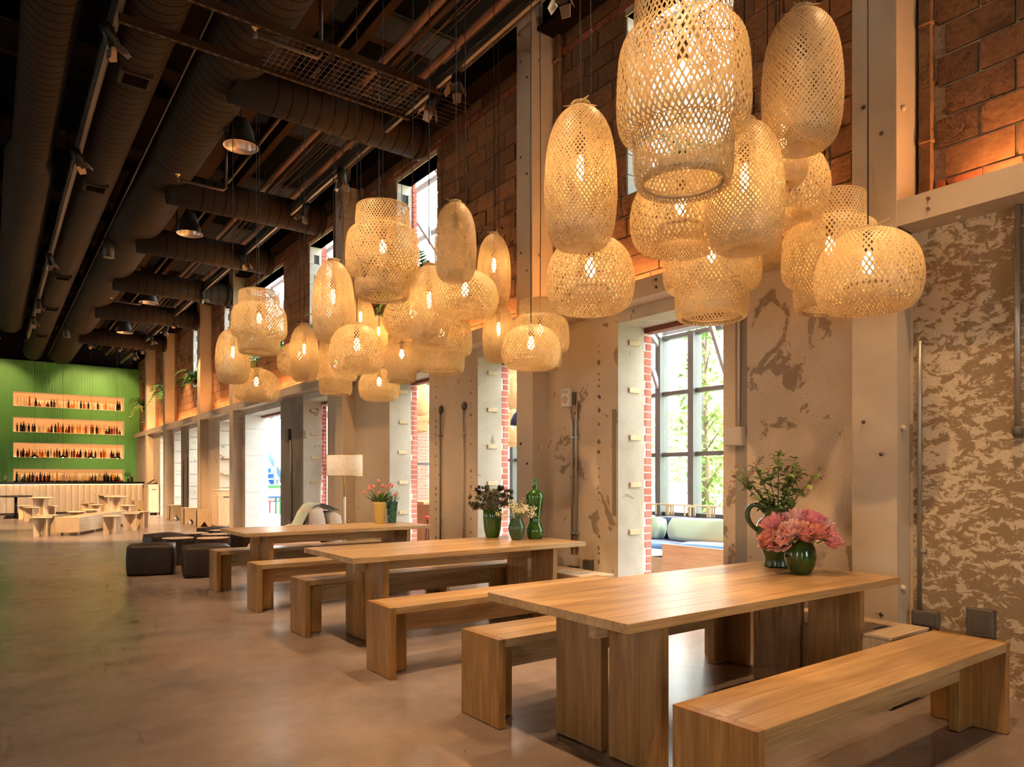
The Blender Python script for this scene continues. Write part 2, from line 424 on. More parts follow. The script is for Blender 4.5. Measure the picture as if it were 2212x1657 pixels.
# walls out of view: the same tall windows along the left side and behind the camera
def window_wall(name, axis, at, a, b_, gap, w, z0, z1):
    t = sempty(name); t['label'] = 'plain grey wall with tall windows'; n = int((b_-a)/gap); e = a
    def put(u0, u1, q0, q1, nm, mt, d0, d1):
        (MB().box(at+d0, at+d1, u0, u1, q0, q1) if axis == 0 else MB().box(u0, u1, at+d0, at+d1, q0, q1)).build(nm, mt, t)
    for k in range(n):
        c = a+(k+.5)*gap
        put(e, c-w/2, 0, 7.2, 'wall_pier', 'concrete', -.3, 0); put(c-w/2, c+w/2, 0, z0, 'wall_sill', 'concrete', -.3, 0); put(c-w/2, c+w/2, z1, 7.2, 'wall_head', 'concrete', -.3, 0)
        put(c-w/2, c+w/2, z0, z1, 'pane', 'pane', -.20, -.19)
        for q in (-w/2, 0, w/2-.05): put(c+q, c+q+.05, z0, z1, 'mullion', 'mullion', -.24, -.15)
        put(c-w/2, c+w/2, (z0+z1)/2, (z0+z1)/2+.05, 'mullion', 'mullion', -.24, -.15)
        e = c+w/2
    put(e, b_, 0, 7.2, 'wall_pier', 'concrete', -.3, 0)
window_wall('wall_left', 0, -6.0, -4.0, 33.7, 9.4, 1.5, .5, 3.0)
window_wall('wall_front', 1, -4.0, -6.0, 5.3, 5.6, 1.4, .5, 2.8)

wall = sempty('wall_right')
edges = [-4] + [e for o in LOWER for e in o] + [YG+.5]
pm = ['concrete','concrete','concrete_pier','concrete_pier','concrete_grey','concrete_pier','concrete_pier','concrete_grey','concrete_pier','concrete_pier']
for k in range(0, len(edges), 2):
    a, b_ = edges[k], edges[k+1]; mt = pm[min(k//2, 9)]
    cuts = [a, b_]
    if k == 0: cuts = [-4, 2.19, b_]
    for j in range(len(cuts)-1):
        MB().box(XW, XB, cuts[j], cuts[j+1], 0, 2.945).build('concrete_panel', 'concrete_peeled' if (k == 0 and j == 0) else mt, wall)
    MB().box(XB, XO, a+.05, b_-.05 if k+2 < len(edges) else b_, 0, 6.4).build('brick_veneer', 'brick_jamb', wall)
MB().box(XW-.002, XW+.01, 3.47, 3.58, 0, 2.94).build('stained_strip', 'concrete_grey', wall); MB().box(XW-.002, XW+.01, 4.955, 5.01, .95, 2.0).build('stained_strip', 'concrete_grey', wall)
# upper wall: mortar bed, then each block proud of it
useg = []; y = -4.0
for k in sorted(UPPER):
    useg.append((y, UPPER[k][0], 2.945, 6.4)); y = UPPER[k][1]
useg.append((y, YG+.5, 2.945, 6.4))
for k in sorted(UPPER):
    useg.append((UPPER[k][0], UPPER[k][1], 2.945, USILL)); useg.append((UPPER[k][0], UPPER[k][1], UTOP, 6.4))
for a, b_, z0, z1 in useg: MB().box(XU+.012, XB, a, b_, z0, z1).build('mortar_bed', 'mortar', wall)
BLK = MB().bev(-.5,.5,-.5,.5,-.5,.5,.012).mesh('block', 'block'); BRK = MB().bev(-.5,.5,-.5,.5,-.5,.5,.02).mesh('brick', 'brick')
def clip_runs(a, b_, z, hgt):
    """free stretches of a course between a and b_ at height z"""
    runs = [(a, b_)]
    for o0, o1 in UPPER.values():
        if z+hgt > USILL and z < UTOP:
            nr = []
            for r0, r1 in runs:
                if o1 <= r0 or o0 >= r1: nr.append((r0, r1)); continue
                if o0 > r0: nr.append((r0, o0))
                if o1 < r1: nr.append((o1, r1))
            runs = nr
    return runs
def lay(a, b_, z, hgt, length, off, fn):
    for r0, r1 in clip_runs(a, b_, z, hgt):
        y = math.floor((r0-off)/length)*length+off
        while y < r1:
            s0, s1 = max(y, r0)+.006, min(y+length, r1)-.006
            if s1-s0 > .04: fn(s0, s1, z+.006, z+hgt-.006)
            y += length
far = MB(); farb = MB()
BAYS = [(1.0,2.10),(2.50,5.91),(6.29,11.0),(11.41,17.57),(17.98,20.87),(21.28,25.74),(26.15,29.17),(29.59,YG)]
rb = random.Random(3)
for bi, (a, b_) in enumerate(BAYS):
    near = bi < 3
    def block(s0, s1, z0, z1):
        d = rb.uniform(-.004, .005)
        if near: inst('block', BLK, wall, (XU+.01+d, (s0+s1)/2, (z0+z1)/2), (0,0,0), (.035, s1-s0-rb.uniform(0,.012), z1-z0-rb.uniform(0,.008)))
        else: far.box(XU-.006+d, XU+.03, s0, s1, z0, z1)
    def brick(s0, s1, z0, z1):
        d = rb.uniform(-.004, .004)
        if near: inst('brick', BRK, wall, (XU+.01+d, (s0+s1)/2, (z0+z1)/2), (0,0,0), (.035, s1-s0, z1-z0))
        else: farb.box(XU-.006+d, XU+.03, s0, s1, z0, z1)
    lay(a, b_, 3.115, .10, .11, 0, brick) if not near else lay(a, b_, 3.115, .10, .105, 0, brick)
    lay(a, b_, 3.215, .075, .215, .1, brick)
    for c in range(13): lay(a, b_, 3.29+c*.204, .204, .41, .2*(c % 2), block)
    lay(a, b_, 5.942, .085, .215, 0, brick)
    lay(a, b_, 6.027, .15, .41, .1, block)
o = far.build('block_run', 'block_far', wall); o['kind'] = 'stuff'
o = farb.build('brick_run', 'brick', wall); o['kind'] = 'stuff'
# channel with battens beside each column
for i, (c0, c1) in enumerate(COLS):
    ch = MB().box(XU-.05, XU+.02, c0-.075, c0-.004, 3.12, 6.25).build('channel', 'rust_channel', wall)
    if i < 4:
        for k in range(4): MB().bev(XU-.07, XU, c0-.085, c0-.005, 3.55+k*.78, 3.58+k*.78).build('batten', 'rust_channel', ch)

# steel girt, header beam
for i in range(len(COLS)+1):
    a = COLS[i-1][1] if i else -4.0; b_ = COLS[i][0] if i < len(COLS) else 32.3
    m_ = MB().box(4.705, 4.73, a, b_, 2.945, 3.112).box(4.73, XU+.01, a, b_, 3.10, 3.112).box(4.73, XW+.01, a, b_, 2.945, 2.957)
    g = struct(m_.build('trim_%d' % (i+1), 'steel_paint'), 'beige steel girt along the wall')
    MB().box(4.965, 4.985, max(a,-1)+.35, b_-.35, 3.113, 3.125).build('light_strip', 'ledge_light', g)
    if i < 4:
        nb = 2 if i == 0 else 3
        for k in range(nb):
            yy = (2.0 if i == 0 else a+.4)-(k*.9 if i == 0 else -k*(b_-a-.8)/2)
            for zz in (3.0, 3.065): MB().lathe([(.011,0),(.011,.01)], 8).xf(Matrix.Translation((4.705, yy, zz)) @ Matrix.Rotation(-math.pi/2, 4, 'Y')).build('bolt', 'bolt', g)
            MB().lathe([(.018,0),(.014,.016)], 8).xf(Matrix.Translation((4.83, yy-.12, 2.945)) @ Matrix.Rotation(math.pi, 4, 'X')).build('bolt', 'steel_edge', g)
struct(MB().box(4.86, 4.90, -4, YG, 6.2, 6.62).box(4.72, 5.05, -4, YG, 6.62, 6.66).box(4.78, 5.05, -4, YG, 6.18, 6.215).build('trim_20', 'ceiling_dark'), 'dark header beam over the block wall')

# columns
BOLT = MB().lathe([(.013,0),(.013,.008),(.0,.010)], 8).xf(Matrix.Rotation(-math.pi/2, 4, 'Y')).mesh('bolt', 'bolt')
KNOB = MB().lathe([(.024,0),(.02,.014),(.012,.026)], 8).xf(Matrix.Rotation(math.pi/2, 4, 'X')).mesh('bolt', 'steel_edge')
WHERE = ['nearest steel column, right of the peony table','second steel column, left of the first tall doorway opening','third steel column, behind the floor lamp','fourth steel column, beside the marble door jamb',
         'fifth steel column, beside the plywood cube stool','sixth steel column, white-lit on its near side','farthest steel column, at the end of the bar']
for i, (c0, c1) in enumerate(COLS):
    cm = (c0+c1)/2
    t = thing('steel_column', 'beige painted '+WHERE[i], 'column', (4.70, cm, 0), 0, 'steel columns along the window wall')
    w = (c1-c0)/2
    MB().bev(0, .024, -w, w, 0, 6.6, .003).build('front_flange', 'steel_paint', t)
    MB().box(.024, .345, -w+.02, w-.02, 0, 6.6).build('casing', 'steel_paint', t)
    if i < 3:
        for k in range(6):
            z = .55+k*1.05
            inst('bolt', BOLT, t, (0, w*.45, z+.1)); inst('bolt', BOLT, t, (0, -w*.35, z-.12))
            inst('bolt', KNOB, t, (.12, -w+.02, z+.05))

# openings: pale reveal, wood nailers, brick jamb
JB = MB().bev(-.5,.5,-.5,.5,-.5,.5,.03).mesh('brick', 'brick_jamb'); NL = MB().bev(-.075,.075,-.02,0,-.026,.026,.003).mesh('nailer', 'pine')
for i, (y0, y1) in enumerate(LOWER):
    w = sempty('window_%d' % (i+1) if i != 4 else 'door_1')
    w['label'] = 'tall floor-length opening in the concrete wall'
    MB().box(XW, XB, y0, y1, HEAD, 2.945).build('lintel', 'reveal', w)
    MB().box(XB, XO, y0-.05, y1+.05, HEAD-.05, HEAD+.03).build('steel_lintel', 'rust_red', w)
    if i == 4:
        for z0, z1 in ((0,.98),(.984,1.86),(1.864,2.5),(2.504,HEAD)):
            MB().bev(XW-.012, 5.46, y1-.03, y1, z0, z1, .002).build('marble_panel', 'marble', w)
        continue
    MB().box(XW+.002, XB, y1-.008, y1+.001, 0, HEAD).build('reveal', 'reveal', w)
    MB().box(XB, XO-.003, y1-.002, y1+.1, 0, HEAD).build('mortar_bed', 'mortar_pale', w)
    if i < 4:
        n = int(HEAD/.0767)
        for k in range(n):
            e = rb.choice((0,0,.018))
            inst('brick', JB, w, ((XB+XO)/2+.004+e/2, y1+.0, k*.0767+.038), (0,0,0), (.098-e, .018, .064))
        for k in range(6): inst('nailer', NL, w, (5.155+rb.uniform(-.01,.01), y1-.008, .32+k*.468))
    else:
        for k in range(7): MB().box(XW+.02, XB-.02, y1-.012, y1, .3+k*.38, .312+k*.38).build('joint', 'slot_dark', w)
        if i == 5:
            for k in range(2): MB().bev(XW+.05, XB-.02, y1-.22, y1-.012, 1.42+k*.42, 1.46+k*.42).build('nailer', 'ply_x', w)
for i, (y0, y1) in UPPER.items():
    w = sempty('window_%d' % (20+i)); w['label'] = 'upper opening in the block wall'
    MB().box(XU+.02, XB, y1-.004, y1+.001, USILL, UTOP).build('mortar_bed', 'mortar_pale', w)
    MB().bev(XU, XB, y0-.1, y1+.1, UTOP, UTOP+.16).build('wood_lintel', 'pine', w)
    MB().box(XU, XB, y0, y1, USILL-.02, USILL).build('sill', 'mortar', w)
    for k in range(9):
        z = USILL+k*.204
        if z+.2 > UTOP: break
        if k % 2: MB().box(XU+.03, XB-.05, y1-.006, y1, z+.012, z+.19).build('block_core', 'slot_dark', w); inst('block', BLK_P, w, (XB-.03, y1-.006, z+.1), (0,0,0), (.05, .03, .19)); inst('block', BLK_P, w, (XU+.05, y1-.006, z+.1), (0,0,0), (.09, .03, .19))
        else: inst('block', BLK_P, w, ((XU+XB)/2, y1-.006, z+.1), (0,0,0), (.24, .03, .192))
    if i < 5:
        for k in range(23): inst('brick', JB, w, ((XB+XO)/2+.004, y1+.0, USILL+k*.0767+.038), (0,0,0), (.098, .018, .064))

# ------------------------------------------------------------------ green bar wall with lit niches
NX0, NX1 = .737, 4.467
NZ = [(4.112,4.633),(3.118,3.659),(2.144,2.682),(1.06,1.669)]
GT = 5.87
def corr(mb, x0, x1, z0, z1, p=.054, dep=.022):
    xs = []; k = math.floor(x0/p)
    while k*p < x1:
        for fr, d in ((0,0),(.42,0),(.5,dep),(.92,dep)):
            xs.append((k*p+fr*p, d))
        k += 1
    xs = [q for q in xs if x0 < q[0] < x1]; xs = [(x0, xs[0][1])]+xs+[(x1, xs[-1][1])]
    vs = []; fs = []
    for x, d in xs: vs += [(x, YG+d, z0), (x, YG+d, z1)]
    for i in range(len(xs)-1): fs.append((2*i, 2*i+2, 2*i+3, 2*i+1))
    mb.add(vs, fs)
g = MB(); corr(g, -6, NX0, 0, GT); corr(g, NX1, XU+.02, 0, GT)
zz = [0]+[q for n in reversed(NZ) for q in n]+[GT]
for k in range(0, len(zz), 2): corr(g, NX0, NX1, zz[k], zz[k+1])
wb = struct(g.build('wall_back', 'green_paint'), 'green ribbed bar wall with lit niches')
MB().box(-6, XB, YG+.5, YG+.6, 0, 7.2).build('backing', 'ceiling_dark', wb)
MB().box(-6, XU, YG+.03, YG+.48, GT-.02, GT).build('cap', 'ceiling_dark', wb)
for z0, z1 in NZ:
    n = MB().box(NX0-.02, NX1+.02, YG-.004, YG+.45, z0-.02, z0).box(NX0-.02, NX1+.02, YG, YG+.45, z1, z1+.02).box(NX0-.02, NX0, YG, YG+.45, z0, z1).box(NX1, NX1+.02, YG, YG+.45, z0, z1).build('niche_lining', 'niche_lining', wb)
    MB().box(NX0, NX1, YG+.40, YG+.44, z0, z1).build('backlit_panel', 'niche_light', n)
    MB().box(NX0+.02, NX1-.02, YG+.34, YG+.37, z0, z0+.02).build('light_strip', 'led', n)

# bar counter
YB = 31.2
t = thing('bar_counter', 'long bar with black top and pale vertical plank front', 'bar', (0, YB, 0))
MB().bev(-4, 4.93, -.06, .68, 1.10, 1.18, .006).build('counter_top', 'bar_top', t)
MB().box(-4, 4.90, .12, .62, .0, 1.10).build('carcass', 'ply_z', t)
MB().box(-4, 4.90, .03, .12, 0, .06).build('kick_rail', 'black_satin', t)
PLK = MB().prism([(-.095,.10),(-.095,.035),(-.02,0),(.093,.06),(.093,.10)], 2, .06, 1.10).mesh('plank', 'bar_plank')
for k in range(44): inst('plank', PLK, t, (4.79-k*.2, .03, 0))
MB().box(-4, 4.9, .0, .02, 1.075, 1.095).build('light_strip', 'led_soft', t)

# ------------------------------------------------------------------ ceiling services
DUCTN = ['far left round duct above the bar aisle', 'middle round duct with square air grilles', 'right round duct feeding the cross ducts']
for k, (x, z, r0, r1, ys, y1) in enumerate(((.50,6.10,.25,.33,12.5,26.5),(1.30,6.06,.31,.31,60,32),(2.20,6.10,.36,.42,12.8,32))):
    t = thing('air_duct', 'dark '+DUCTN[k], 'duct', (x, -2, z))
    prof = [(r0, 0), (r0, ys+2), (r1, ys+2.25), (r1, y1+2)] if ys < 50 else [(r0, 0), (r0, y1+2)]
    M = Matrix.Rotation(-math.pi/2, 4, 'X')
    MB().lathe(prof, 32).xf(M).build('duct_body', 'duct', t)
    s_ = MB(); yy = .1
    while yy < y1+1.9:
        r = r0 if yy < ys+2 else r1
        s_.lathe([(r+.003, yy), (r+.003, yy+.008)], 32, caps=False); yy += .155
    o = s_.xf(M).build('seam_rings', 'duct_seam', t); o['kind'] = 'stuff'
    if k == 1:
        for gy in (8.79, 12.44, 18.43, 22.0, 26.4):
            f_ = MB().bev(-.16,.16,gy+2-.15,gy+2+.15,-.335,-.26).build('grille_frame', 'duct', t); MB().box(-.12,.12,gy+2-.11,gy+2+.11,-.34,-.335).build('grille', 'grille', f_)
for k, (y, z) in enumerate(((8.31,5.83),(11.84,5.78),(14.6,5.74),(17.75,5.72),(21.0,5.70),(25.4,5.72))):
    t = thing('cross_duct', 'dark cross duct, %s from the front, ending at the block wall' % ordw(k+1), 'duct', (2.2, y, z), 0, 'cross ducts')
    M = Matrix.Rotation(math.pi/2, 4, 'Y')
    MB().lathe([(.25,0),(.25,2.35)], 28).xf(M).build('duct_body', 'duct', t)
    MB().lathe([(.255,2.35),(.265,2.36),(.255,2.44),(.20,2.44)], 28).xf(M).build('end_collar', 'duct', t)
    s_ = MB()
    for q in range(12): s_.lathe([(.253,.45+q*.17),(.253,.458+q*.17)], 28, caps=False)
    o = s_.xf(M).build('seam_rings', 'duct_seam', t); o['kind'] = 'stuff'
# long flat steel beams and joists, pipes
for k, (x, y0, y1, w, z) in enumerate(((2.95,-2,32,.13,6.55),(3.45,-2,32,.05,6.35),(-.6,-2,32,.2,6.6),(-2.4,-2,32,.2,6.6))):
    tag(MB().box(x-w, x+w, y0, y1, z, z+.03).box(x-.012, x+.012, y0, y1, z+.03, z+.38).box(x-w, x+w, y0, y1, z+.38, z+.41).build('ceiling_beam', 'ceiling_steel'),
        ['wide flat brown beam running above the pendant cords','narrow brown beam beside the pendant cords','brown beam left of the round ducts','brown beam at the far left of the ceiling'][k], 'beam', 'long ceiling beams')
for k in range(10):
    y = 5.0+k*3.0
    tag(MB().box(-6, XU, y-.06, y+.06, 6.72, 6.74).box(-6, XU, y-.01, y+.01, 6.74, 7.1).box(-6, XU, y-.06, y+.06, 7.1, 7.12).build('roof_joist', 'ceiling_steel'), 'dark crosswise roof joist, %s from the front' % ordw(k+1), 'joist', 'roof joists')
for k, (x, z, r, mt) in enumerate(((3.70,6.20,.045,'pipe_rust'),(3.88,6.28,.03,'pipe_rust'),(3.30,6.42,.03,'pipe_dark'),(4.35,6.35,.05,'pipe_rust'),(4.5,6.15,.018,'pipe_dark'),(1.78,5.95,.012,'pipe_dark'))):
    tag(MB().tube([(x,-2,z),(x,32,z)], r).build('ceiling_pipe', mt), ['rust-brown pipe nearest the track lights','thin rust-brown pipe beside the thicker one','dark sprinkler main over the pendant cords','thick rust-brown pipe close to the block wall','thin dark conduit under the header beam','thin dark cable run between the round ducts'][k], 'pipe', 'pipes along the ceiling')
for k in range(5):          # loose cables in the joist space
    rc = random.Random(k); x = 4.02+.06*k
    pts = [(x+rc.uniform(-.02,.02), 3+q*1.4, 6.48+rc.uniform(-.04,.04)) for q in range(18)]
    tag(MB().tube(pts, .007, 5).build('cable', 'pipe_rust'), 'loose brown cable in the ceiling, %s of the bundle from the left' % ordw(k+1), 'cable', 'loose ceiling cables')
for k, (x, y, z) in enumerate(((2.06,6.96,5.6),(2.17,10.99,5.6),(2.25,14.8,5.6),(2.36,19.45,5.6))):
    t = thing('sprinkler_arm', 'dark bent sprinkler pipe under the right duct, %s from the front' % ordw(k+1), 'sprinkler', (x, y, z), 0, 'sprinkler arms')
    MB().tube([(0,0,0),(.62,0,0),(.66,0,.04),(.66,0,1.6)], .022).build('pipe', 'pipe_dark', t)
    MB().lathe([(.03,-.02),(.03,.02)], 10).xf(Matrix.Rotation(math.pi/2, 4, 'Y')).build('elbow', 'pipe_dark', t)
    MB().lathe([(.012,0),(.012,.04),(.035,.05),(.035,.056)], 10, (0,0,.02)).build('sprinkler_head', 'brass', t)
# tracks with barn-door spots
def track(x, z, y0, y1, label):
    t = thing('light_track', label, 'track', (x, 0, z))
    MB().box(-.02,.02,y0,y1,-.02,.03).build('rail', 'track_grey', t); MB().box(-.045,.045,y0,y1,.03,.12).build('carrier', 'black_satin', t)
    for y in range(int(y0)+2, int(y1), 4): MB().tube([(0,y,.1),(0,y,1.5)], .008, 6).build('hanger_rod', 'black_metal', t)
track(4.02, 5.70, -1, 30.5, 'long grey light track in front of the block wall')
track(.98, 5.75, -1, 27, 'long grey light track between the left and middle ducts')
def spot(x, y, z, aim, label, energy, group):
    t = thing('track_spot', label, 'spotlight', (x, y, z), 0, group)
    MB().lathe([(.012,.16),(.012,.30)], 8).build('stem', 'black_metal', t)
    q = Vector(aim).to_track_quat('-Z', 'Y').to_matrix().to_4x4()
    h = MB().lathe([(.03,.20),(.055,.19),(.062,.14),(.062,-.02),(.055,-.02)], 16).xf(q).build('housing', 'black_metal', t)
    MB().lathe([(.0,0),(.052,0)], 14, (0,0,-.012), caps=False).xf(q).build('lens', 'spot_lens', h)
    for k in range(4):
        MB().add([(-.055,.062,-.02),(.055,.062,-.02),(.04,.11,-.11),(-.04,.11,-.11),(-.055,.066,-.02),(.055,.066,-.02),(.04,.114,-.11),(-.04,.114,-.11)], [(0,1,2,3),(7,6,5,4),(0,4,5,1),(1,5,6,2),(2,6,7,3),(3,7,4,0)]).xf(q @ Matrix.Rotation(k*math.pi/2, 4, 'Z')).build('barn_door', 'barn_door', t)
    ld = bpy.data.lights.new('spot_beam', 'SPOT'); ld.energy = energy; ld.spot_size = R(58); ld.spot_blend = .6; ld.color = (1,.62,.31); ld.shadow_soft_size = .05
    lo = bpy.data.objects.new('spot_beam', ld); COL.objects.link(lo); lo.parent = t
    v = Vector(aim).normalized(); lo.location = v*.13; lo.rotation_euler = v.to_track_quat('-Z','Y').to_euler()
RY = [6.45,6.99,9.49,11.04,14.21,17.55,20.9,22.04,23.95,25.74,27.2]
RA = [(-.28,-.3,-.91),(-.3,.1,-.93),(.13,.1,-.97),(-.25,.3,-.92),(.25,.0,-.96),(.28,.1,-.95),(.25,.0,-.96),(-.2,.1,-.97),(.3,.1,-.95),(.1,.6,-.75),(.12,.72,-.66)]
for k, y in enumerate(RY):
    spot(4.02, y, 5.52, RA[k], 'black barn-door spotlight on the right track, %s in view from the front' % ordw(k+1), SPOTW, 'spots on the right track')
for k, (y, a) in enumerate(((1.2,(-.05,.1,-.99)),(3.0,(-.3,.1,-.95)),(4.7,(-.2,-.1,-.97)))):
    spot(4.02, y, 5.52, a, 'unseen black barn-door spotlight added on the right track, %s above the top picture edge' % ordw(k+1), SPOTW, 'spots on the right track')  # unseen spots, added to light the near wall and nearest table
for k, (y, a) in enumerate(((7.87,(.42,.15,-.89)),(11.07,(.40,.0,-.92)),(16.6,(.28,.45,-.85)),(21.0,(.12,.55,-.83)),(23.2,(.3,.85,-.75)))):
    spot(.98, y, 5.55, a, 'black barn-door spotlight on the left track, %s in view from the front' % ordw(k+1), SPOTW*(1.2 if k < 2 else 8.0), 'spots on the left track')
for k, (y, a) in enumerate(((.9,(.38,.15,-.9)),(3.2,(.40,.1,-.9)),(5.6,(.40,.1,-.9)))):
    spot(.98, y, 5.55, a, 'unseen black barn-door spotlight added on the left track, %s above the top picture edge' % ordw(k+1), SPOTW*1.3, 'spots on the left track')  # unseen spots, added for warm light on tables and bench ends
for k, x in enumerate((.2, 1.1, 2.05, 3.0, 3.95)):
    spot(x, 30.3, 6.25, (.0,.90,-.62), 'small black wall washer above the green bar wall, %s from left' % ordw(k+1), WASHW, 'washers above the green wall')
# dish downlights and cylinder downlights
def dish(x, y, z, r, label, cyl=False):
    t = thing('downlight', label, 'downlight', (x, y, z), 0, 'ceiling downlights')
    if cyl: MB().lathe([(.09,.36),(.095,.35),(.095,0),(.088,0)], 20).build('housing', 'black_satin', t); rr = .086; zz = .01
    else:
        MB().lathe([(.05,.36),(.10,.35),(.15,.22),(r*.85,.06),(r,0)], 28, caps=False).build('housing', 'black_satin', t); MB().lathe([(r,0),(r-.008,0),(r*.8,.055),(.135,.21)], 28, caps=False).build('reflector', 'dish_metal', t); rr = .11; zz = .19
    MB().lathe([(0,zz),(rr,zz)], 16, caps=False).build('lens', 'dish_lens', t)
    MB().tube([(0,0,.35),(0,0,7.2-z)], .012, 6).build('rod', 'black_metal', t)
for k, (x, y, z) in enumerate(((2.66,9.6,5.68),(2.86,13.5,5.66),(3.15,19.3,5.64))): dish(x, y, z, .22, 'wide copper-toned dish downlight, %s from the front' % ordw(k+1))
dish(1.84, 15.5, 5.55, .1, 'black cylinder downlight between the ducts, nearer one', True); dish(1.86, 25.0, 5.55, .1, 'black cylinder downlight between the ducts, farther one', True)
dish(3.2, 23.5, 5.6, .22, 'wide copper-toned dish downlight closest to the bar')
# cable tray crossing the room
t = thing('cable_tray', 'brown slotted cable tray with wire mesh crossing the ceiling', 'cable tray', (.98, 7.30, 5.68))
for yy in (-.42, .30):
    MB().box(0, 3.1, yy-.004, yy+.004, -.03, .06).box(0, 3.1, yy-.025, yy+.025, -.034, -.03).build('strut', 'ceiling_steel', t)
    o = MB()
    for q in range(30): o.box(.06+q*.1, .11+q*.1, yy-.008, yy+.008, -.0355, -.034)
    o = o.build('slots', 'slot_dark', t); o['kind'] = 'stuff'
for q in range(31): MB().tube([(1.35+q*.06,-.42,.0),(1.35+q*.06,.30,.0)], .004, 4).build('wire', 'tray_wire', t)
for q in range(8): MB().tube([(1.3,-.37+q*.09,.006),(3.6,-.37+q*.09,.006)], .004, 4).build('wire', 'tray_wire', t)

# ------------------------------------------------------------------ dining tables and benches
S_ = 1.05
TL, TW, TZ, TT = 2.2139*S_, .955*S_, .7287, .042
def make_table(x, y, label):
    t = thing('dining_table', label, 'table', (x, y, 0), 0, 'oak dining tables')
    rt = random.Random(int(y*10)); n = 8; ys = [0]
    for k in range(n): ys.append(ys[-1]+rt.uniform(.8,1.25))
    ys = [q/ys[-1]*TW for q in ys]
    for k in range(n): MB().bev(0, TL, ys[k]+.0002, ys[k+1]-.0002, TZ-TT, TZ, .0015).build('tabletop_board', 'oak_x', t)
    for lx in (.285, TL-.285-.05):
        for y0, y1 in ((.075,.40),(.455,.79)):
            m1 = y0+(y1-y0)*.5
            MB().bev(lx, lx+.05, y0, m1-.0003, .004, TZ-TT, .0015).build('leg_board', 'oak_z', t); MB().bev(lx, lx+.05, m1+.0003, y1, .004, TZ-TT, .0015).build('leg_board', 'oak_z', t)
    MB().bev(.2, TL-.2, .402, .453, TZ-TT-.12, TZ-TT, .003).build('stretcher', 'oak_x', t)
    return t
T1, T2, T3 = (2.083,2.0286), (2.158,4.905), (2.195,7.79)
make_table(*T1, 'nearest long oak dining table, holding the pink peonies')
make_table(*T2, 'middle long oak dining table, holding three dark green vases')
make_table(*T3, 'farthest long oak dining table, holding the yellow and teal vases')
BL, BW, BZ = 2.08*S_, .3503*S_, .4725
def make_bench(label):
    t = thing('bench', label, 'bench', (0,0,0), 0, 'oak benches'); th = .042
    for k in range(3): MB().bev(th, BL-th, BW*k/3+.0002, BW*(k+1)/3-.0002, BZ-.045, BZ, .0015).build('seat_board', 'oak_x', t)
    for x0 in (0, BL-th):
        for k in range(2): MB().bev(x0, x0+th, BW*k/2+.0002, BW*(k+1)/2-.0002, .003, BZ, .0015).build('end_panel', 'oak_z', t)
    for x0 in (th, BL-th-.16):
        MB().bev(x0, x0+.16, BW/2-.027, BW/2+.027, .003, BZ-.045, .002).build('post', 'oak_z', t)
    MB().bev(th+.16, BL-th-.16, BW/2-.0265, BW/2+.0265, BZ-.045-.158, BZ-.045, .002).build('apron', 'oak_x', t)
    for x0 in (th, BL-th-.10): MB().bev(x0, x0+.10, BW/2-.024, BW/2+.024, BZ-.02, BZ+.0006, .0004).build('tenon', 'oak_y', t)
    return t
bn = make_bench('nearest oak bench, on the near side of the peony table'); bn.location = (1.966*S_, 1.344*S_, 0)
for (x, y), lb in (((2.045,2.876),'oak bench on the far side of the peony table'), ((2.005,3.984),'oak bench on the near side of the table with dark green vases'),
                   ((1.998,5.44),'oak bench on the far side of the table with dark green vases'), ((2.01,6.697),'oak bench on the near side of the yellow and teal vase table'),
                   ((2.015,8.19),'oak bench on the far side of the yellow and teal vase table')):
    dup(bn, (x*S_, y*S_, 0), 0, lb)

# plywood storage boxes by the wall
def ply_box(x, y, rz, w, d, h, slots, label):
    t = thing('plywood_box', label, 'box', (x, y, 0), rz, 'plywood boxes by the wall')
    MB().bev(0, w, 0, d, .03, h-.018, .003).build('body', 'ply_z', t)
    MB().bev(-.004, w+.004, -.004, d+.004, h-.018, h, .002).build('lid', 'ply_x', t)
    for q in slots: MB().box(*q, h-.002, h+.001).build('hand_slot', 'slot_dark', t)
    for px in (.02, w-.06):
        for py in (.02, d-.06): MB().bev(px, px+.04, py, py+.04, 0, .03).build('foot', 'ply_z', t)
ply_box(4.10, 1.94, 0, .46, .80, .42, [(.16,.30,.16,.18)], 'plywood box with one hand slot behind the nearest bench')
ply_box(4.36, 4.78, 0, .36, .86, .42, [(.12,.24,.20,.215),(.12,.24,.60,.615)], 'plywood box with two hand slots beyond the peony table')

# ------------------------------------------------------------------ woven pendant lamps
PROF = {
 'T': [(.36,.13),(.34,.05),(.40,.012),(.52,.0),(.70,.022),(.86,.085),(.955,.19),(1,.36),(.985,.52),(.93,.67),(.83,.79),(.68,.88),(.48,.945),(.28,.98),(.17,1.0)],
 'L': [(.40,.30),(.43,.18),(.52,.06),(.64,.0),(.78,.02),(.91,.11),(.985,.26),(1,.42),(.965,.58),(.87,.735),(.71,.86),(.5,.945),(.3,.985),(.19,1.0)],
 'S': [(.60,.055),(.60,.01),(.66,.0),(.715,.03),(.745,.10),(.755,.18),(.745,.255),(.74,.285),(.82,.262),(.92,.275),(.985,.335),(1,.43),(.985,.58),(.95,.68),(.88,.735),(.78,.757),(.735,.775),(.735,.86),(.72,.95),(.695,1.0)]}
PITCH = {'T': (52, 1.15, .37), 'L': (58, 1.0, .34), 'S': (62, 1.0, .36)}     # strips, slope, fill
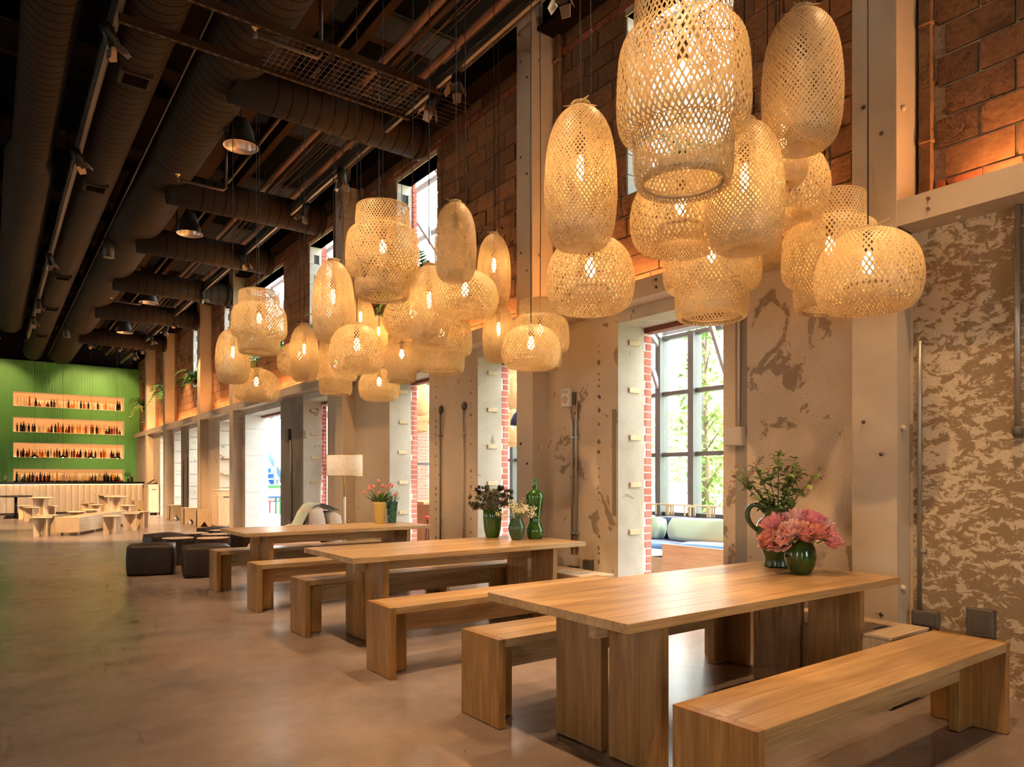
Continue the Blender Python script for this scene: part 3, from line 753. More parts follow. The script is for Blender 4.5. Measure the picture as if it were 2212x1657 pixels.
def smooth_prof(pr, R0, H, m):
    pts = [Vector((r*R0, z*H)) for r, z in pr]; out = []
    n = len(pts)
    for i in range(n-1):
        p0, p1, p2, p3 = pts[max(i-1,0)], pts[i], pts[i+1], pts[min(i+2,n-1)]
        for q in range(4):
            t = q/4; out.append(.5*((2*p1)+(-p0+p2)*t+(2*p0-5*p1+4*p2-p3)*t*t+(-p0+3*p1-3*p2+p3)*t**3))
    out.append(pts[-1])
    L = [0]
    for a, b_ in zip(out, out[1:]): L.append(L[-1]+(b_-a).length)
    res = []; j = 0
    for k in range(m+1):
        d = L[-1]*k/m
        while j < len(L)-2 and L[j+1] < d: j += 1
        u = (d-L[j])/max(L[j+1]-L[j], 1e-9); res.append(out[j].lerp(out[j+1], min(max(u,0),1)))
    return res, L[-1]/m
def weave(kind, R0, H, seed):
    N, slope, fill = PITCH[kind]; m = 40 if kind != 'S' else 52
    pr, ds = smooth_prof(PROF[kind], R0, H, m); rw = random.Random(seed)
    mb = MB(); wd = 2*math.pi*R0/N*fill
    ang = [0]
    for k in range(m): ang.append(ang[-1]+ds*slope/max((pr[k].x+pr[k+1].x)/2, R0*.45)*.62)
    for layer, nn in ((0, N),):
        for sg in (1, -1):
            for i in range(nn):
                a0 = 2*math.pi*(i+rw.uniform(-.12,.12))/nn+layer*.3; off = (.0015 if sg > 0 else -.0015)-layer*.012; ws = wd*(rw.uniform(.8,1.2))*(1 if layer == 0 else .8)
                P = []; T_ = []
                for k in range(m+1):
                    a = a0+sg*ang[k]*(1 if layer == 0 else .7); r = max(pr[k].x+off, .004); P.append(Vector((r*math.cos(a), r*math.sin(a), pr[k].y)))
                vs = []; fs = []
                for k in range(m+1):
                    t = (P[min(k+1,m)]-P[max(k-1,0)]).normalized()
                    tp = (pr[min(k+1,m)]-pr[max(k-1,0)]).normalized(); a = math.atan2(P[k].y, P[k].x)
                    nr = Vector((tp.y*math.cos(a), tp.y*math.sin(a), -tp.x)); cr = t.cross(nr).normalized()
                    q = ws*.5*min(1, max(.35, pr[k].x/R0*1.1)); vs += [P[k]+cr*q, P[k]-cr*q]
                for k in range(m): fs.append((2*k, 2*k+2, 2*k+3, 2*k+1))
                mb.add(vs, fs, True)
    return mb
def braid(R0, r, z, n, seed=0):
    """plaited ring"""
    mb = MB()
    for ph in range(3):
        pts = [((R0+r*.7*math.cos(n*a/3+ph*2.1))*math.cos(a), (R0+r*.7*math.cos(n*a/3+ph*2.1))*math.sin(a), z+r*.7*math.sin(n*a/3+ph*2.1)) for a in [2*math.pi*q/48 for q in range(49)]]
        mb.tube(pts, r*.55, 5)
    return mb
PARTS = {}
def lamp_parts(kind, v, R0, H):
    key = (kind, v)
    if key in PARTS: return PARTS[key]
    p = {'shade': weave(kind, R0, H, 5*v+ord(kind)).mesh('shade', 'bamboo')}
    if kind == 'S':
        p['rim'] = [MB().torus(.60*R0, .008, .03*H, 40).mesh('rim', 'bamboo'), MB().torus(.70*R0, .006, H, 40).mesh('rim', 'bamboo')]
        p['collar'] = MB().torus(.05, .006, H*.80, 20).tube([(-.72*R0,0,H*.80),(.72*R0,0,H*.80)], .004, 6).tube([(0,-.72*R0,H*.80),(0,.72*R0,H*.80)], .004, 6).mesh('carrier', 'bamboo')
    else:
        q = PROF[kind][0]
        p['rim'] = [braid(q[0]*R0, .012, q[1]*H, 30).mesh('rim', 'bamboo')]
        c = braid(PROF[kind][-1][0]*R0+.01, .012, H, 18)
        for a in (.3, 2.0, 3.6, 5.1): c.tube([(.03*math.cos(a),.03*math.sin(a),H+.005),(.5*R0*math.cos(a+.4),.5*R0*math.sin(a+.4),H+.0-.02*math.sin(a*3))], [.006,.002], 5)
        p['collar'] = c.mesh('collar', 'bamboo')
    zb = H*.56
    p['socket'] = MB().lathe([(.006,.20),(.02,.185),(.026,.17),(.027,.075),(.022,.07)], 14, (0,0,zb)).mesh('socket', 'socket')
    if kind == 'T': bp = [(.0,-.075),(.010,-.068),(.019,-.03),(.021,.0),(.018,.04),(.014,.07)]
    else: bp = [(.0,-.05),(.016,-.045),(.029,-.02),(.032,.005),(.026,.035),(.016,.06),(.014,.07)]
    p['bulb'] = MB().lathe(bp, 10, (0,0,zb)).mesh('bulb', 'bulb'); p['bulb_off'] = MB().lathe(bp, 10, (0,0,zb)).mesh('bulb', 'bulb_off')
    p['dims'] = (R0*2, H); PARTS[key] = p; return p
CORD = MB().tube([(0,0,0),(.004,0,.33),(-.003,.002,.66),(0,0,1)], .0042, 6).mesh('cord', 'cord')
CLU = ['peony table', 'table with dark green vases', 'yellow and teal vase table']
# kind, x, y, bottom, top, width, lit, label
LAMPS = [
('T',2.680,2.976,2.617,3.424,.410,1,'tall bamboo pendant at the left of the nearest cluster, above a low round one'),
('S',2.620,2.194,2.688,3.624,.618,1,'largest stepped bamboo pendant, cut by the top edge of the picture'),
('T',3.362,2.039,3.014,3.732,.396,0,'tall unlit bamboo pendant at the upper right of the nearest cluster'),
('L',3.189,2.684,2.629,3.077,.579,1,'low round bamboo pendant right under the largest stepped one'),
('T',3.109,2.204,2.480,3.151,.394,1,'tall bright bamboo pendant at the middle of the nearest cluster'),
('L',3.900,2.513,2.915,3.350,.58,1,'low round bamboo pendant below the tall unlit one'),
('L',3.074,3.322,2.386,2.857,.560,1,'low round bamboo pendant hanging lowest at the left of the nearest cluster'),
('S',4.018,3.113,2.421,3.206,.660,1,'stepped bamboo pendant in front of the doorway lintel, nearest cluster'),
('T',4.478,2.985,2.837,3.570,.340,1,'tall bamboo pendant mostly hidden behind the bright middle one'),
('S',4.330,2.430,2.397,3.110,.590,1,'stepped bamboo pendant at the right, behind the rightmost low round one'),
('L',3.955,1.998,2.263,2.709,.560,1,'rightmost low round bamboo pendant, against the nearest column'),
('T',3.640,2.319,2.990,3.501,.281,1,'small tall bamboo pendant showing through the tall unlit one'),
('S',2.880,5.875,2.958,3.780,.670,1,'highest stepped bamboo pendant of the middle cluster'),
('T',2.983,4.793,2.889,3.519,.335,0,'tall unlit pinkish bamboo pendant, top of the middle cluster'),
('T',4.268,6.094,3.134,3.894,.356,1,'slim tall bamboo pendant at the upper right of the middle cluster'),
('L',3.273,5.102,2.721,3.089,.570,1,'low round bamboo pendant under the tall unlit pinkish one'),
('T',3.188,5.571,2.520,3.247,.376,1,'tall bamboo pendant at the centre of the middle cluster'),
('T',2.723,6.646,2.654,3.466,.410,1,'tall bamboo pendant at the left of the middle cluster'),
('T',3.743,8.259,3.012,3.593,.360,1,'small tall bamboo pendant behind the left tall one of the middle cluster'),
('L',3.336,6.147,2.724,3.105,.581,1,'low round bamboo pendant under the highest stepped one'),
('S',4.052,6.792,2.503,3.245,.670,1,'stepped bamboo pendant right of centre in the middle cluster'),
('T',4.457,6.276,2.582,3.228,.348,1,'slim tall bamboo pendant left of the second column, hanging low'),
('S',4.347,5.415,2.395,3.049,.568,1,'stepped bamboo pendant at the right end of the middle cluster'),
('L',3.952,5.057,2.318,2.709,.538,1,'low round bamboo pendant at the right end of the middle cluster'),
('L',2.820,6.306,2.334,2.785,.521,1,'low round bamboo pendant at the lower left of the middle cluster'),
('S',4.376,8.368,2.587,3.235,.501,1,'stepped bamboo pendant in front of the pale door jamb, far cluster'),
('S',2.584,8.565,2.806,3.534,.640,1,'highest stepped bamboo pendant of the far cluster'),
('T',2.407,9.034,2.490,3.167,.410,1,'leftmost tall bamboo pendant of the far cluster'),
('L',2.771,9.299,2.320,2.739,.574,1,'low round bamboo pendant at the lower left of the far cluster'),
('T',3.338,9.132,2.599,3.356,.379,1,'tall bamboo pendant at the middle of the far cluster'),
('L',3.531,9.824,2.782,3.241,.622,1,'low round bamboo pendant behind the middle tall one, far cluster'),
('S',3.845,9.302,2.480,3.228,.595,1,'lowest stepped bamboo pendant of the far cluster'),
('L',4.307,8.900,2.391,2.830,.560,1,'low round bamboo pendant at the lower right of the far cluster'),
('L',4.230,9.953,2.982,3.375,.620,1,'low round bamboo pendant at the back of the far cluster'),
('T',4.490,9.294,3.136,3.647,.279,1,'small tall bamboo pendant at the back right of the far cluster')]
BASE = {'T': (.20, .77), 'L': (.28, .44), 'S': (.32, .80)}
def cord_top(x, y):
    if abs(y-8.31) < .29: return 5.60
    if abs(x-2.2) < .33: return 6.10-math.sqrt(.36**2-(x-2.2)**2)+.01
    if abs(x-4.02) < .05: return 5.69
    return 7.15
for i, (kd, x, y, zb, zt, w, lit, lb) in enumerate(LAMPS):
    R0, H = BASE[kd]; p = lamp_parts(kd, i % 2, R0, H)
    t = thing('pendant_lamp', lb, 'pendant lamp', (x, y, zb), 0, 'woven bamboo pendants'); sx = w/(2*R0); sz = (zt-zb)/H; rz = random.uniform(0, 6.28)
    inst('shade', p['shade'], t, rot=(0,0,rz), scale=(sx,sx,sz))
    for r_ in p['rim']: inst('rim', r_, t, scale=(sx,sx,sz))
    inst('carrier' if kd == 'S' else 'collar', p['collar'], t, rot=(0,0,rz), scale=(sx,sx,sz))
    zo = H*.56*(sz-1)
    inst('socket', p['socket'], t, (0,0,zo)); inst('bulb', p['bulb' if lit else 'bulb_off'], t, (0,0,zo))
    inst('cord', CORD, t, (0,0,H*.56*sz+.19), (0,0,rz), (1,1,cord_top(x, y)-zb-H*.56*sz-.19))

# ------------------------------------------------------------------ vases and flowers
VASES = {
 'round': [(.0,0),(.050,0),(.060,.012),(.080,.055),(.089,.10),(.084,.145),(.066,.185),(.058,.205),(.060,.222),(.054,.222),(.050,.20)],
 'urn':   [(.0,0),(.062,0),(.070,.02),(.086,.10),(.094,.20),(.095,.285),(.092,.288),(.089,.28)],
 'small': [(.0,0),(.046,0),(.052,.01),(.074,.06),(.082,.105),(.078,.14),(.062,.18),(.052,.205),(.050,.213),(.046,.213)],
 'gourd': [(.0,0),(.060,0),(.070,.012),(.085,.055),(.083,.095),(.066,.135),(.055,.16),(.060,.22),(.073,.30),(.086,.38),(.088,.42),(.078,.445),(.045,.458),(.030,.475),(.025,.50),(.022,.545),(.025,.575),(.020,.575)],
 'jug':   [(.0,0),(.085,0),(.088,.012),(.080,.035),(.084,.07),(.108,.14),(.135,.22),(.138,.28),(.120,.335),(.088,.37),(.080,.40),(.090,.425),(.092,.435),(.084,.435),(.074,.40)],
}
def vase(kind, x, y, mat, label, scale=1, z=TZ):
    t = thing('vase', label, 'vase', (x, y, z)); t.scale = (scale,)*3
    MB().lathe(VASES[kind], 36).build('body', mat, t); return t
v1 = vase('jug', 4.255, 2.755, 'glaze_jug', 'large green jug with handle and flowering branches'); v1.scale = (1.04,1.04,.91)
MB().tube([(-.804*q,.594*q,zz) for q, zz in ((.085,.405),(.11,.44),(.14,.458),(.168,.452),(.188,.43),(.197,.40),(.196,.365),(.184,.33),(.165,.30),(.14,.275),(.12,.26))], .0165, 10).build('handle', 'glaze_jug', v1)
vase('round', 4.04, 2.46, 'glaze_green', 'round dark green vase filled with pink peonies', 1.08)
vase('urn', 4.05, 5.81, 'glaze_bright', 'tall tapered green vase holding dark thistles', 1.0)
vase('small', 4.086, 5.454, 'glaze_matte', 'small matte green vase holding tiny white blossoms')
vase('gourd', 4.294, 5.43, 'glaze_bright', 'tall green gourd-shaped bottle vase standing empty', 1.03)
def ribbed(x, y, mat, label):
    pr = [(0,0),(.055,0)]; n = 15
    for k in range(n):
        z = .004+k*.0135; r = .056+.024*k/n; pr += [(r,z),(r+.004,z+.005),(r,z+.0125)]
    pr += [(.082,.21),(.082,.222),(.076,.222),(.070,.19)]
    t = thing('vase', label, 'vase', (x, y, TZ)); t.scale = (1,1,1.27); MB().lathe(pr, 32).build('body', mat, t); return t
ribbed(4.103, 8.466, 'glaze_yellow', 'yellow ribbed vase holding coral tulips'); ribbed(4.323, 8.543, 'glaze_teal', 'teal ribbed vase holding white flowers')

def peony_mesh(name, mat, seed):
    rp = random.Random(seed); mb = MB()
    for ring, (n, tilt, L, W) in enumerate(((12,1.95,.050,.046),(14,1.6,.058,.044),(16,1.35,.058,.038),(20,1.12,.056,.032),(24,.9,.053,.026),(26,.68,.050,.022),(24,.45,.047,.02),(18,.2,.044,.018))):
        for k in range(n):
            a = 2*math.pi*(k+rp.uniform(-.4,.4))/n+ring*.5; tl = tilt+rp.uniform(-.25,.25); l_ = L*rp.uniform(.75,1.2); tw = rp.uniform(-.5,.5)
            vs = []; fs = []
            for i in range(4):
                u = i/3; el = tl*(1-.28*u); rr = math.sin(tl)*.010+l_*u*math.sin(el); zz = l_*u*math.cos(el)+.004*ring/3
                for j in range(4):
                    q = (j/3-.5)*W*(math.sin(math.pi*(.15+.55*u))); cur = -abs(j/3-.5)*.012
                    jag = rp.uniform(-.009,.009) if i == 3 else rp.uniform(-.003,.003)
                    aa = a+tw*(j/3-.5)*u
                    vs.append(((rr+cur+jag)*math.cos(aa)-q*math.sin(aa), (rr+cur+jag)*math.sin(aa)+q*math.cos(aa), zz+jag*1.2))
            for i in range(3):
                for j in range(3): fs.append((i*4+j, i*4+j+1, (i+1)*4+j+1, (i+1)*4+j))
            mb.add(vs, fs, False)
    return mb.mesh(name, mat)
PEO = [peony_mesh('bloom', 'petal_coral', 1), peony_mesh('bloom', 'petal_pink', 2), peony_mesh('bloom', 'petal_blush', 3)]
cr_, sr_ = math.cos(YAW), math.sin(YAW)
# across (m right), depth (m away), height over the table
PB = [(-.165,.0,.225,0,'coral peony drooping at the far left of the bunch'),(-.135,.05,.30,1,'bright pink peony at the upper left of the bunch'),(-.075,-.055,.265,2,'blush peony, second from left along the front'),
      (-.015,.03,.335,2,'pale blush peony at the top of the bunch'),(-.01,-.07,.255,0,'coral peony low at the front centre of the bunch'),(.06,-.01,.325,1,'hot pink peony at the top right of the bunch'),
      (.06,-.065,.265,0,'ruffled coral peony right of the front centre'),(.125,.0,.29,2,'pale peony at the upper right of the bunch'),(.135,-.05,.225,1,'pink peony drooping at the far right of the bunch'),(-.06,.075,.29,1,'pink peony at the back of the bunch'),(-.12,-.05,.215,2,'blush peony low at the left front of the bunch'),(.095,.06,.265,2,'blush peony at the back right of the bunch'),(.03,.075,.31,0,'coral peony at the upper back of the bunch')]
for ax, ay, z, mi, lb in PB:
    bx, by = cr_*ax+sr_*ay, -sr_*ax+cr_*ay
    t = thing('peony', lb+' in the round green vase', 'flower', (4.04, 2.46, TZ), 0, 'peonies in the round green vase')
    dirv = Vector((bx*1.6, by*1.6, .22+(z-.22)*2)).normalized()
    inst('bloom', PEO[mi], t, (bx, by, z-.02), dirv.to_track_quat('Z','Y').to_euler(), (1.38,)*3)
    MB().tube([(bx*.15,by*.15,.06),(bx*.22,by*.22,.20),(bx*.7,by*.7,z-.03),(bx,by,z)], .004, 5).build('stem', 'stem_green', t)
o = MB()
for k in range(9):
    a = k*.7; o.leaf((.04*math.cos(a),.04*math.sin(a),.215), (math.cos(a),math.sin(a),-.15), (-math.sin(a),math.cos(a),0), .15, .05)
t = thing('peony_leaves', 'dark leaves under the peonies at the vase rim', 'leaves', (4.04, 2.46, TZ+.02)); o.build('leaf_spray', 'leaf_green', t)

def heart_leaf(mb, p, d, L, rng):
    d = Vector(d).normalized(); s_ = d.cross(Vector((0,0,1)))
    if s_.length < .1: s_ = Vector((1,0,0))
    s_.normalize(); n = s_.cross(d)
    f = lambda a, b_, c: Vector(p)+d*a*L+s_*b_*L+n*c*L
    mb.add([f(0,0,0), f(-.08,.28,.05), f(.15,.46,.06), f(.55,.36,.02), f(1,0,-.08), f(.55,-.36,.02), f(.15,-.46,.06), f(-.08,-.28,.05), f(.4,0,-.04)],
           [(0,1,8),(1,2,8),(2,3,8),(3,4,8),(4,5,8),(5,6,8),(6,7,8),(7,0,8)])
BR = [(-.30,.0,.30,'long branch reaching farthest left'),(-.26,.05,.37,'branch leaning left with pink buds'),(-.17,-.04,.40,'upright-left branch with pink tips'),(-.06,.02,.34,'short leafy branch left of centre'),(.02,.04,.50,'tallest branch with a pink blossom'),
      (.05,-.05,.36,'leafy branch in front of the tallest one'),(.12,.0,.42,'branch leaning right with small leaves'),(.17,.05,.33,'short branch at the right'),(.30,.0,.36,'long thin branch reaching farthest right'),(-.10,.06,.30,'leafy branch at the back'),(-.2,.0,.26,'low branch at the left'),(.09,.03,.28,'low leafy branch above the rim')]
for k, (ax, ay, hh, lb) in enumerate(BR):
    hh *= .84; rl = random.Random(k+11); t = thing('flowering_branch', lb+' in the large green jug', 'branch', (4.255, 2.755, TZ+.36), 0, 'branches in the green jug')
    bx, by = cr_*ax+sr_*ay, -sr_*ax+cr_*ay
    pts = [Vector((bx*.1,by*.1,-.25)), Vector((bx*.16,by*.16,0)), Vector((bx*.5,by*.5,hh*.45)), Vector((bx*.8,by*.8,hh*.8)), Vector((bx,by,hh))]
    MB().tube(pts, [.004,.004,.0032,.0025,.0015], 5).build('stem', 'stem_green', t)
    lf = MB(); fl = MB()
    for q in range(34):
        u = rl.uniform(.30, 1.0)*3.999; i = min(int(u)+0, 3); p = pts[i].lerp(pts[i+1], u-i)
        if p.z < .01: continue
        d = Vector((rl.uniform(-1,1), rl.uniform(-1,1), rl.uniform(-.5,.7))); e = p+d.normalized()*rl.uniform(.01,.055)
        lf.tube([p, e], .001, 4); heart_leaf(lf, e, d+Vector((0,0,-.3)), rl.uniform(.026,.048), rl)
    for q in range(10):
        c = pts[-1]+Vector((rl.uniform(-.02,.02), rl.uniform(-.02,.02), rl.uniform(-.06,.012))); fl.sphere(c, rl.uniform(.003,.0055), n=6, m=4)
    o = lf.build('leaves', 'leaf_green', t); o['kind'] = 'stuff'; o = fl.build('buds', 'blossom_pink', t); o['kind'] = 'stuff'

def thistle_head(seed):
    rh = random.Random(seed); mb = MB().sphere((0,0,.0), .010, .010, .015, 8, 6)
    for k in range(15):
        a = 2*math.pi*k/15; el = rh.uniform(-.15,.7)
        mb.leaf((0,0,-.006), (math.cos(a)*math.cos(el), math.sin(a)*math.cos(el), math.sin(el)), (-math.sin(a),math.cos(a),0), .034, .008)
    return mb.mesh('flower_head', 'thistle')
TH = [thistle_head(1), thistle_head(2)]
t = thing('thistle_bunch', 'dense bunch of dark brown-green thistles in the tall tapered vase', 'flowers', (4.05, 5.81, TZ+.26))
rq = random.Random(4)
for k in range(90):
    a = rq.uniform(0, 6.28); el = rq.uniform(.0, 1.35); rr = rq.uniform(.6, 1.0)
    x_, z_ = rr*.275*math.cos(el), .03+rr*.25*math.sin(el)
    p = Vector((x_*math.cos(a), x_*math.sin(a), z_)); inst('flower_head', TH[k % 2], t, p, (p.normalized()).to_track_quat('Z','Y').to_euler(), (rq.uniform(1.1,1.6),)*3)
o = MB()
for k in range(64):
    a = rq.uniform(0,6.28); el = rq.uniform(.1,1.4); p = Vector((.2*math.cos(el)*math.cos(a), .2*math.cos(el)*math.sin(a), .02+.18*math.sin(el)))
    o.tube([(p.x*.2,p.y*.2,-.1),(p.x*.4,p.y*.4,.02),p], .0022, 4)
    for q in range(9): o.leaf(p*rq.uniform(.4,1.15), (rq.uniform(-1,1),rq.uniform(-1,1),rq.uniform(-.4,1)), (rq.uniform(-1,1),rq.uniform(-1,1),0.1), .045, .012)
o = o.build('stems_and_bracts', 'thistle_leaf', t); o['kind'] = 'stuff'
t = thing('blossom_bunch', 'loose bunch of tiny cream blossoms in the small matte vase', 'flowers', (4.086, 5.454, TZ+.19))
o = MB(); f_ = MB()
for k in range(46):
    a = rq.uniform(0,6.28); el = rq.uniform(.05,1.3); r0 = rq.uniform(.12,.19); p = Vector((1.1*r0*math.cos(el)*math.cos(a), 1.15*r0*math.cos(el)*math.sin(a), .02+r0*math.sin(el)*.95))
    o.tube([(p.x*.1,p.y*.1,-.08),(p.x*.3,p.y*.3,.03),p], .0015, 4)
    for q in range(11): f_.sphere(p+Vector((rq.gauss(0,.015),rq.gauss(0,.015),rq.gauss(0,.013))), rq.uniform(.0045,.0075), n=6, m=4)
o = o.build('stems', 'stem_green', t); o['kind'] = 'stuff'; o = f_.build('blossoms', 'blossom_white', t); o['kind'] = 'stuff'
TUL = [(-.125,-.02,.10),(-.09,.03,.16),(-.075,-.03,.135),(-.045,.0,.155),(-.02,.05,.215),(.0,-.04,.09),(.02,.02,.16),(.055,-.02,.15),(.075,.03,.18),(.10,-.01,.165),(.13,-.04,.08)]
for k, (ax, ay, hh) in enumerate(TUL):
    t = thing('tulip', 'coral tulip, %s from left in the yellow ribbed vase' % ordw(k+1), 'flower', (4.103, 8.466, TZ+.26), 0, 'tulips in the yellow vase')
    ax, ay, hh = ax*1.5, ay*1.5, hh*1.3; bx, by = cr_*ax+sr_*ay, -sr_*ax+cr_*ay; rl = random.Random(k)
    MB().tube([(bx*.2,by*.2,-.12),(bx*.35,by*.35,.02),(bx*.9,by*.9,hh-.02),(bx,by,hh+.005)], .003, 5).build('stem', 'leaf_tulip', t)
    f_ = MB().lathe([(0,0),(.014,.004),(.019,.018),(.017,.034),(.009,.048),(.002,.052)], 8); f_.xf(Matrix.Translation((bx,by,hh)) @ Vector((bx*2,by*2,.3)).to_track_quat('Z','Y').to_matrix().to_4x4()).build('bloom', 'tulip', t)
    l_ = MB()
    for q in range(2):
        a = math.atan2(by,bx)+rl.uniform(-1,1); l_.leaf((bx*.3,by*.3,.0), (math.cos(a)*.7,math.sin(a)*.7,rl.uniform(.3,1.2)), (-math.sin(a),math.cos(a),0), .20, .05, .25)
    l_.build('leaf', 'leaf_tulip', t)
t = thing('white_flower_bunch', 'bunch of small white flowers in the teal ribbed vase', 'flowers', (4.323, 8.543, TZ+.26))
o = MB(); f_ = MB()
for k in range(40):
    a = rq.uniform(0,6.28); el = rq.uniform(.1,1.4); p = Vector((.12*math.cos(el)*math.cos(a), .12*math.cos(el)*math.sin(a), .02+.15*math.sin(el)))
    o.tube([(p.x*.1,p.y*.1,-.1),(p.x*.4,p.y*.4,.03),p], .0018, 4); o.leaf(p*.5, (math.cos(a),math.sin(a),.5), (-math.sin(a),math.cos(a),0), .05, .015)
    for q in range(5): f_.leaf(p, (math.cos(a+q*1.26),math.sin(a+q*1.26),.3), (-math.sin(a+q*1.26),math.cos(a+q*1.26),0), .028, .020)
o = o.build('stems', 'leaf_tulip', t); o['kind'] = 'stuff'; o = f_.build('blossoms', 'petal_white', t); o['kind'] = 'stuff'

# ------------------------------------------------------------------ lounge: poufs, stump tables, chair, floor lamp
def soft_box(w, d, h, bulge, seg=8, crown=.03, pinch=0, rd=.42):
    """cushion-like rounded box centred on x,y, standing on z=0"""
    bm = bmesh.new(); bmesh.ops.create_cube(bm, size=2)
    bmesh.ops.subdivide_edges(bm, edges=bm.edges[:], cuts=seg-1, use_grid_fill=True)
    for v in bm.verts:
        x, y, z = v.co
        k = .86
        q = Vector((x*math.sqrt(max(0, 1-(y*y)/2*rd-(z*z)/2*rd+y*y*z*z/3*.2)), y*math.sqrt(max(0, 1-(z*z)/2*rd-(x*x)/2*rd+z*z*x*x/3*.2)), z*math.sqrt(max(0, 1-(x*x)/2*rd-(y*y)/2*rd+x*x*y*y/3*.2))))
        px = q.x*(1+bulge*(1-abs(z)**2)*.5); py = q.y*(1+bulge*(1-abs(z)**2)*.5)
        zz = q.z*(1+crown*(1-x*x)*(1-y*y))
        if pinch and z > .95: zz -= pinch*math.exp(-(x*x+y*y)*30)
        v.co = (px*w/2, py*d/2, (zz+1)/2*h)
    return MB().bm(bm, True)
def pouf(x, y, rz, w, label):
    t = thing('leather_pouf', label, 'pouf', (x, y, 0), rz, 'leather poufs')
    soft_box(w, w, .41, .05, 10, .10, .10, .20).build('body', 'leather', t)
    q = w/2*.86; pts = [(-q,-q*.96),(q,-q*.96),(q,q*.96),(-q,q*.96),(-q,-q*.96)]
    MB().tube([(a*1.06,b_*1.06,.365) for a, b_ in pts], .009, 6).build('welt', 'leather', t)
    MB().sphere((0,0,.385), .022, .022, .012).build('button', 'leather', t)
pouf(1.82, 10.90, R(-14), .60, 'dark leather pouf at the left front of the stump tables')
pouf(2.38, 10.26, R(-8), .60, 'dark leather pouf beside the farthest bench end')
pouf(2.33, 12.75, R(5), .58, 'dark leather pouf behind the left stump table')
pouf(3.35, 13.75, R(0), .56, 'dark leather pouf farthest back behind the stump tables')
pouf(3.62, 12.55, R(10), .56, 'dark leather pouf right of the stump tables, under the farthest table')
def stump(x, y, r, h, label, seed):
    t = thing('stump_table', label, 'side table', (x, y, 0), 0, 'tree stump tables'); rs = random.Random(seed); n = 44; m = 8
    ph = [rs.uniform(-.012,.012) for _ in range(n)]; vs = []; fs = []
    for j in range(m+1):
        for i in range(n):
            a = 2*math.pi*i/n; q = r+ph[i]+rs.uniform(-.005,.005)+.008*math.sin(3*a+seed); vs.append((q*math.cos(a), q*math.sin(a), h*j/m))
    for j in range(m):
        for i in range(n): fs.append((j*n+i, j*n+(i+1)%n, (j+1)*n+(i+1)%n, (j+1)*n+i))
    MB().add(vs, fs).build('bark', 'bark', t)
    MB().add([(q[0]*.99, q[1]*.99, h+.004) for q in vs[-n:]]+[(q[0]*.99, q[1]*.99, h-.03) for q in vs[-n:]], [tuple(range(n))]+[(n+i, n+(i+1)%n, (i+1)%n, i) for i in range(n)]).build('cut_top', 'end_grain', t)
stump(2.33, 11.80, .225, .40, 'bark-covered stump table at the left front of the group', 1)
stump(2.76, 11.52, .235, .40, 'bark-covered stump table at the right front of the group', 2)
stump(2.76, 12.72, .22, .40, 'bark-covered stump table at the left back of the group', 3)
stump(3.00, 12.26, .22, .40, 'bark-covered stump table at the middle of the group', 4)
stump(3.28, 12.98, .20, .41, 'bark-covered stump table at the right back of the group', 5)
ch = thing('lounge_chair', 'beige upholstered lounge chair between the farthest table and the third column', 'chair', (3.05, 10.15, 0))
soft_box(1.02, .82, .24, .02, 8, .05).xf(Matrix.Translation((.53,.42,.15))).build('seat', 'seat_pink', ch)
soft_box(.20, .82, .66, .04, 8, .03).xf(Matrix.Translation((1.19,.42,.15))).build('backrest', 'cushion', ch)
for lx in (.1, 1.2):
    for ly in (.08, .76): MB().lathe([(.015,0),(.022,.16)], 10, (lx,ly,0)).build('leg', 'oak_z', ch)
t = tag(soft_box(.24, .62, .52, .10, 8, .06).xf(Matrix.Rotation(R(-6),4,'Y')).build('back_cushion', 'cushion'), 'plump beige cushion leaning on the lounge chair back', 'cushion'); t.location = (4.0, 10.55, .37)
t = tag(soft_box(.34, .5, .14, .1, 8, .3).xf(Matrix.Rotation(R(-24),4,'Y')).build('lumbar_cushion', 'cushion'), 'small beige cushion lying on the lounge chair seat', 'cushion'); t.location = (3.6, 10.5, .45)
def drape(path, y0, y1, thick, wav=.012):
    """a cloth strip following an xz path, spanning y0..y1"""
    n = len(path); vs = []; fs = []; m = 9
    for k, (x, z) in enumerate(path):
        for j in range(m): vs.append((x+wav*math.sin(j*1.7+k*.6), y0+(y1-y0)*j/(m-1)+.01*math.sin(k*1.3), z+wav*.6*math.sin(j*2.1+k)))
    for k in range(n-1):
        for j in range(m-1): fs.append((k*m+j, k*m+j+1, (k+1)*m+j+1, (k+1)*m+j))
    N = len(vs); vs += [(x, y, z-thick) for x, y, z in vs]; fs += [tuple(N+i for i in reversed(f)) for f in fs]
    return MB().add(vs, fs, True)
tag(drape([(3.70,.52),(3.76,.66),(3.83,.80),(3.92,.91),(4.03,.945),(4.14,.92),(4.25,.87),(4.36,.83)], 10.32, 10.80, .018).build('throw_blanket', 'throw'), 'pale sage throw blanket over the lounge chair cushions', 'blanket')
fl = thing('floor_lamp', 'floor lamp with a white drum shade and brass stem', 'lamp', (4.04, 9.45, 0))
MB().lathe([(.14,0),(.14,.015),(.02,.022)], 28).build('base', 'enamel_white', fl)
MB().lathe([(.017,.02),(.017,1.06)], 12).build('lower_pole', 'enamel_white', fl)
MB().lathe([(.009,1.06),(.009,1.50)], 10).build('upper_pole', 'brass', fl)
sh = MB().lathe([(.247,1.355),(.25,1.355),(.25,1.65),(.247,1.65)], 40, caps=False).build('shade', 'lamp_linen', fl)
MB().torus(.25,.004,1.65,40).torus(.25,.004,1.355,40).build('shade_rim', 'brass', sh)
MB().sphere((0,0,1.53), .03, n=10, m=6).build('bulb', 'bulb_floor', fl)

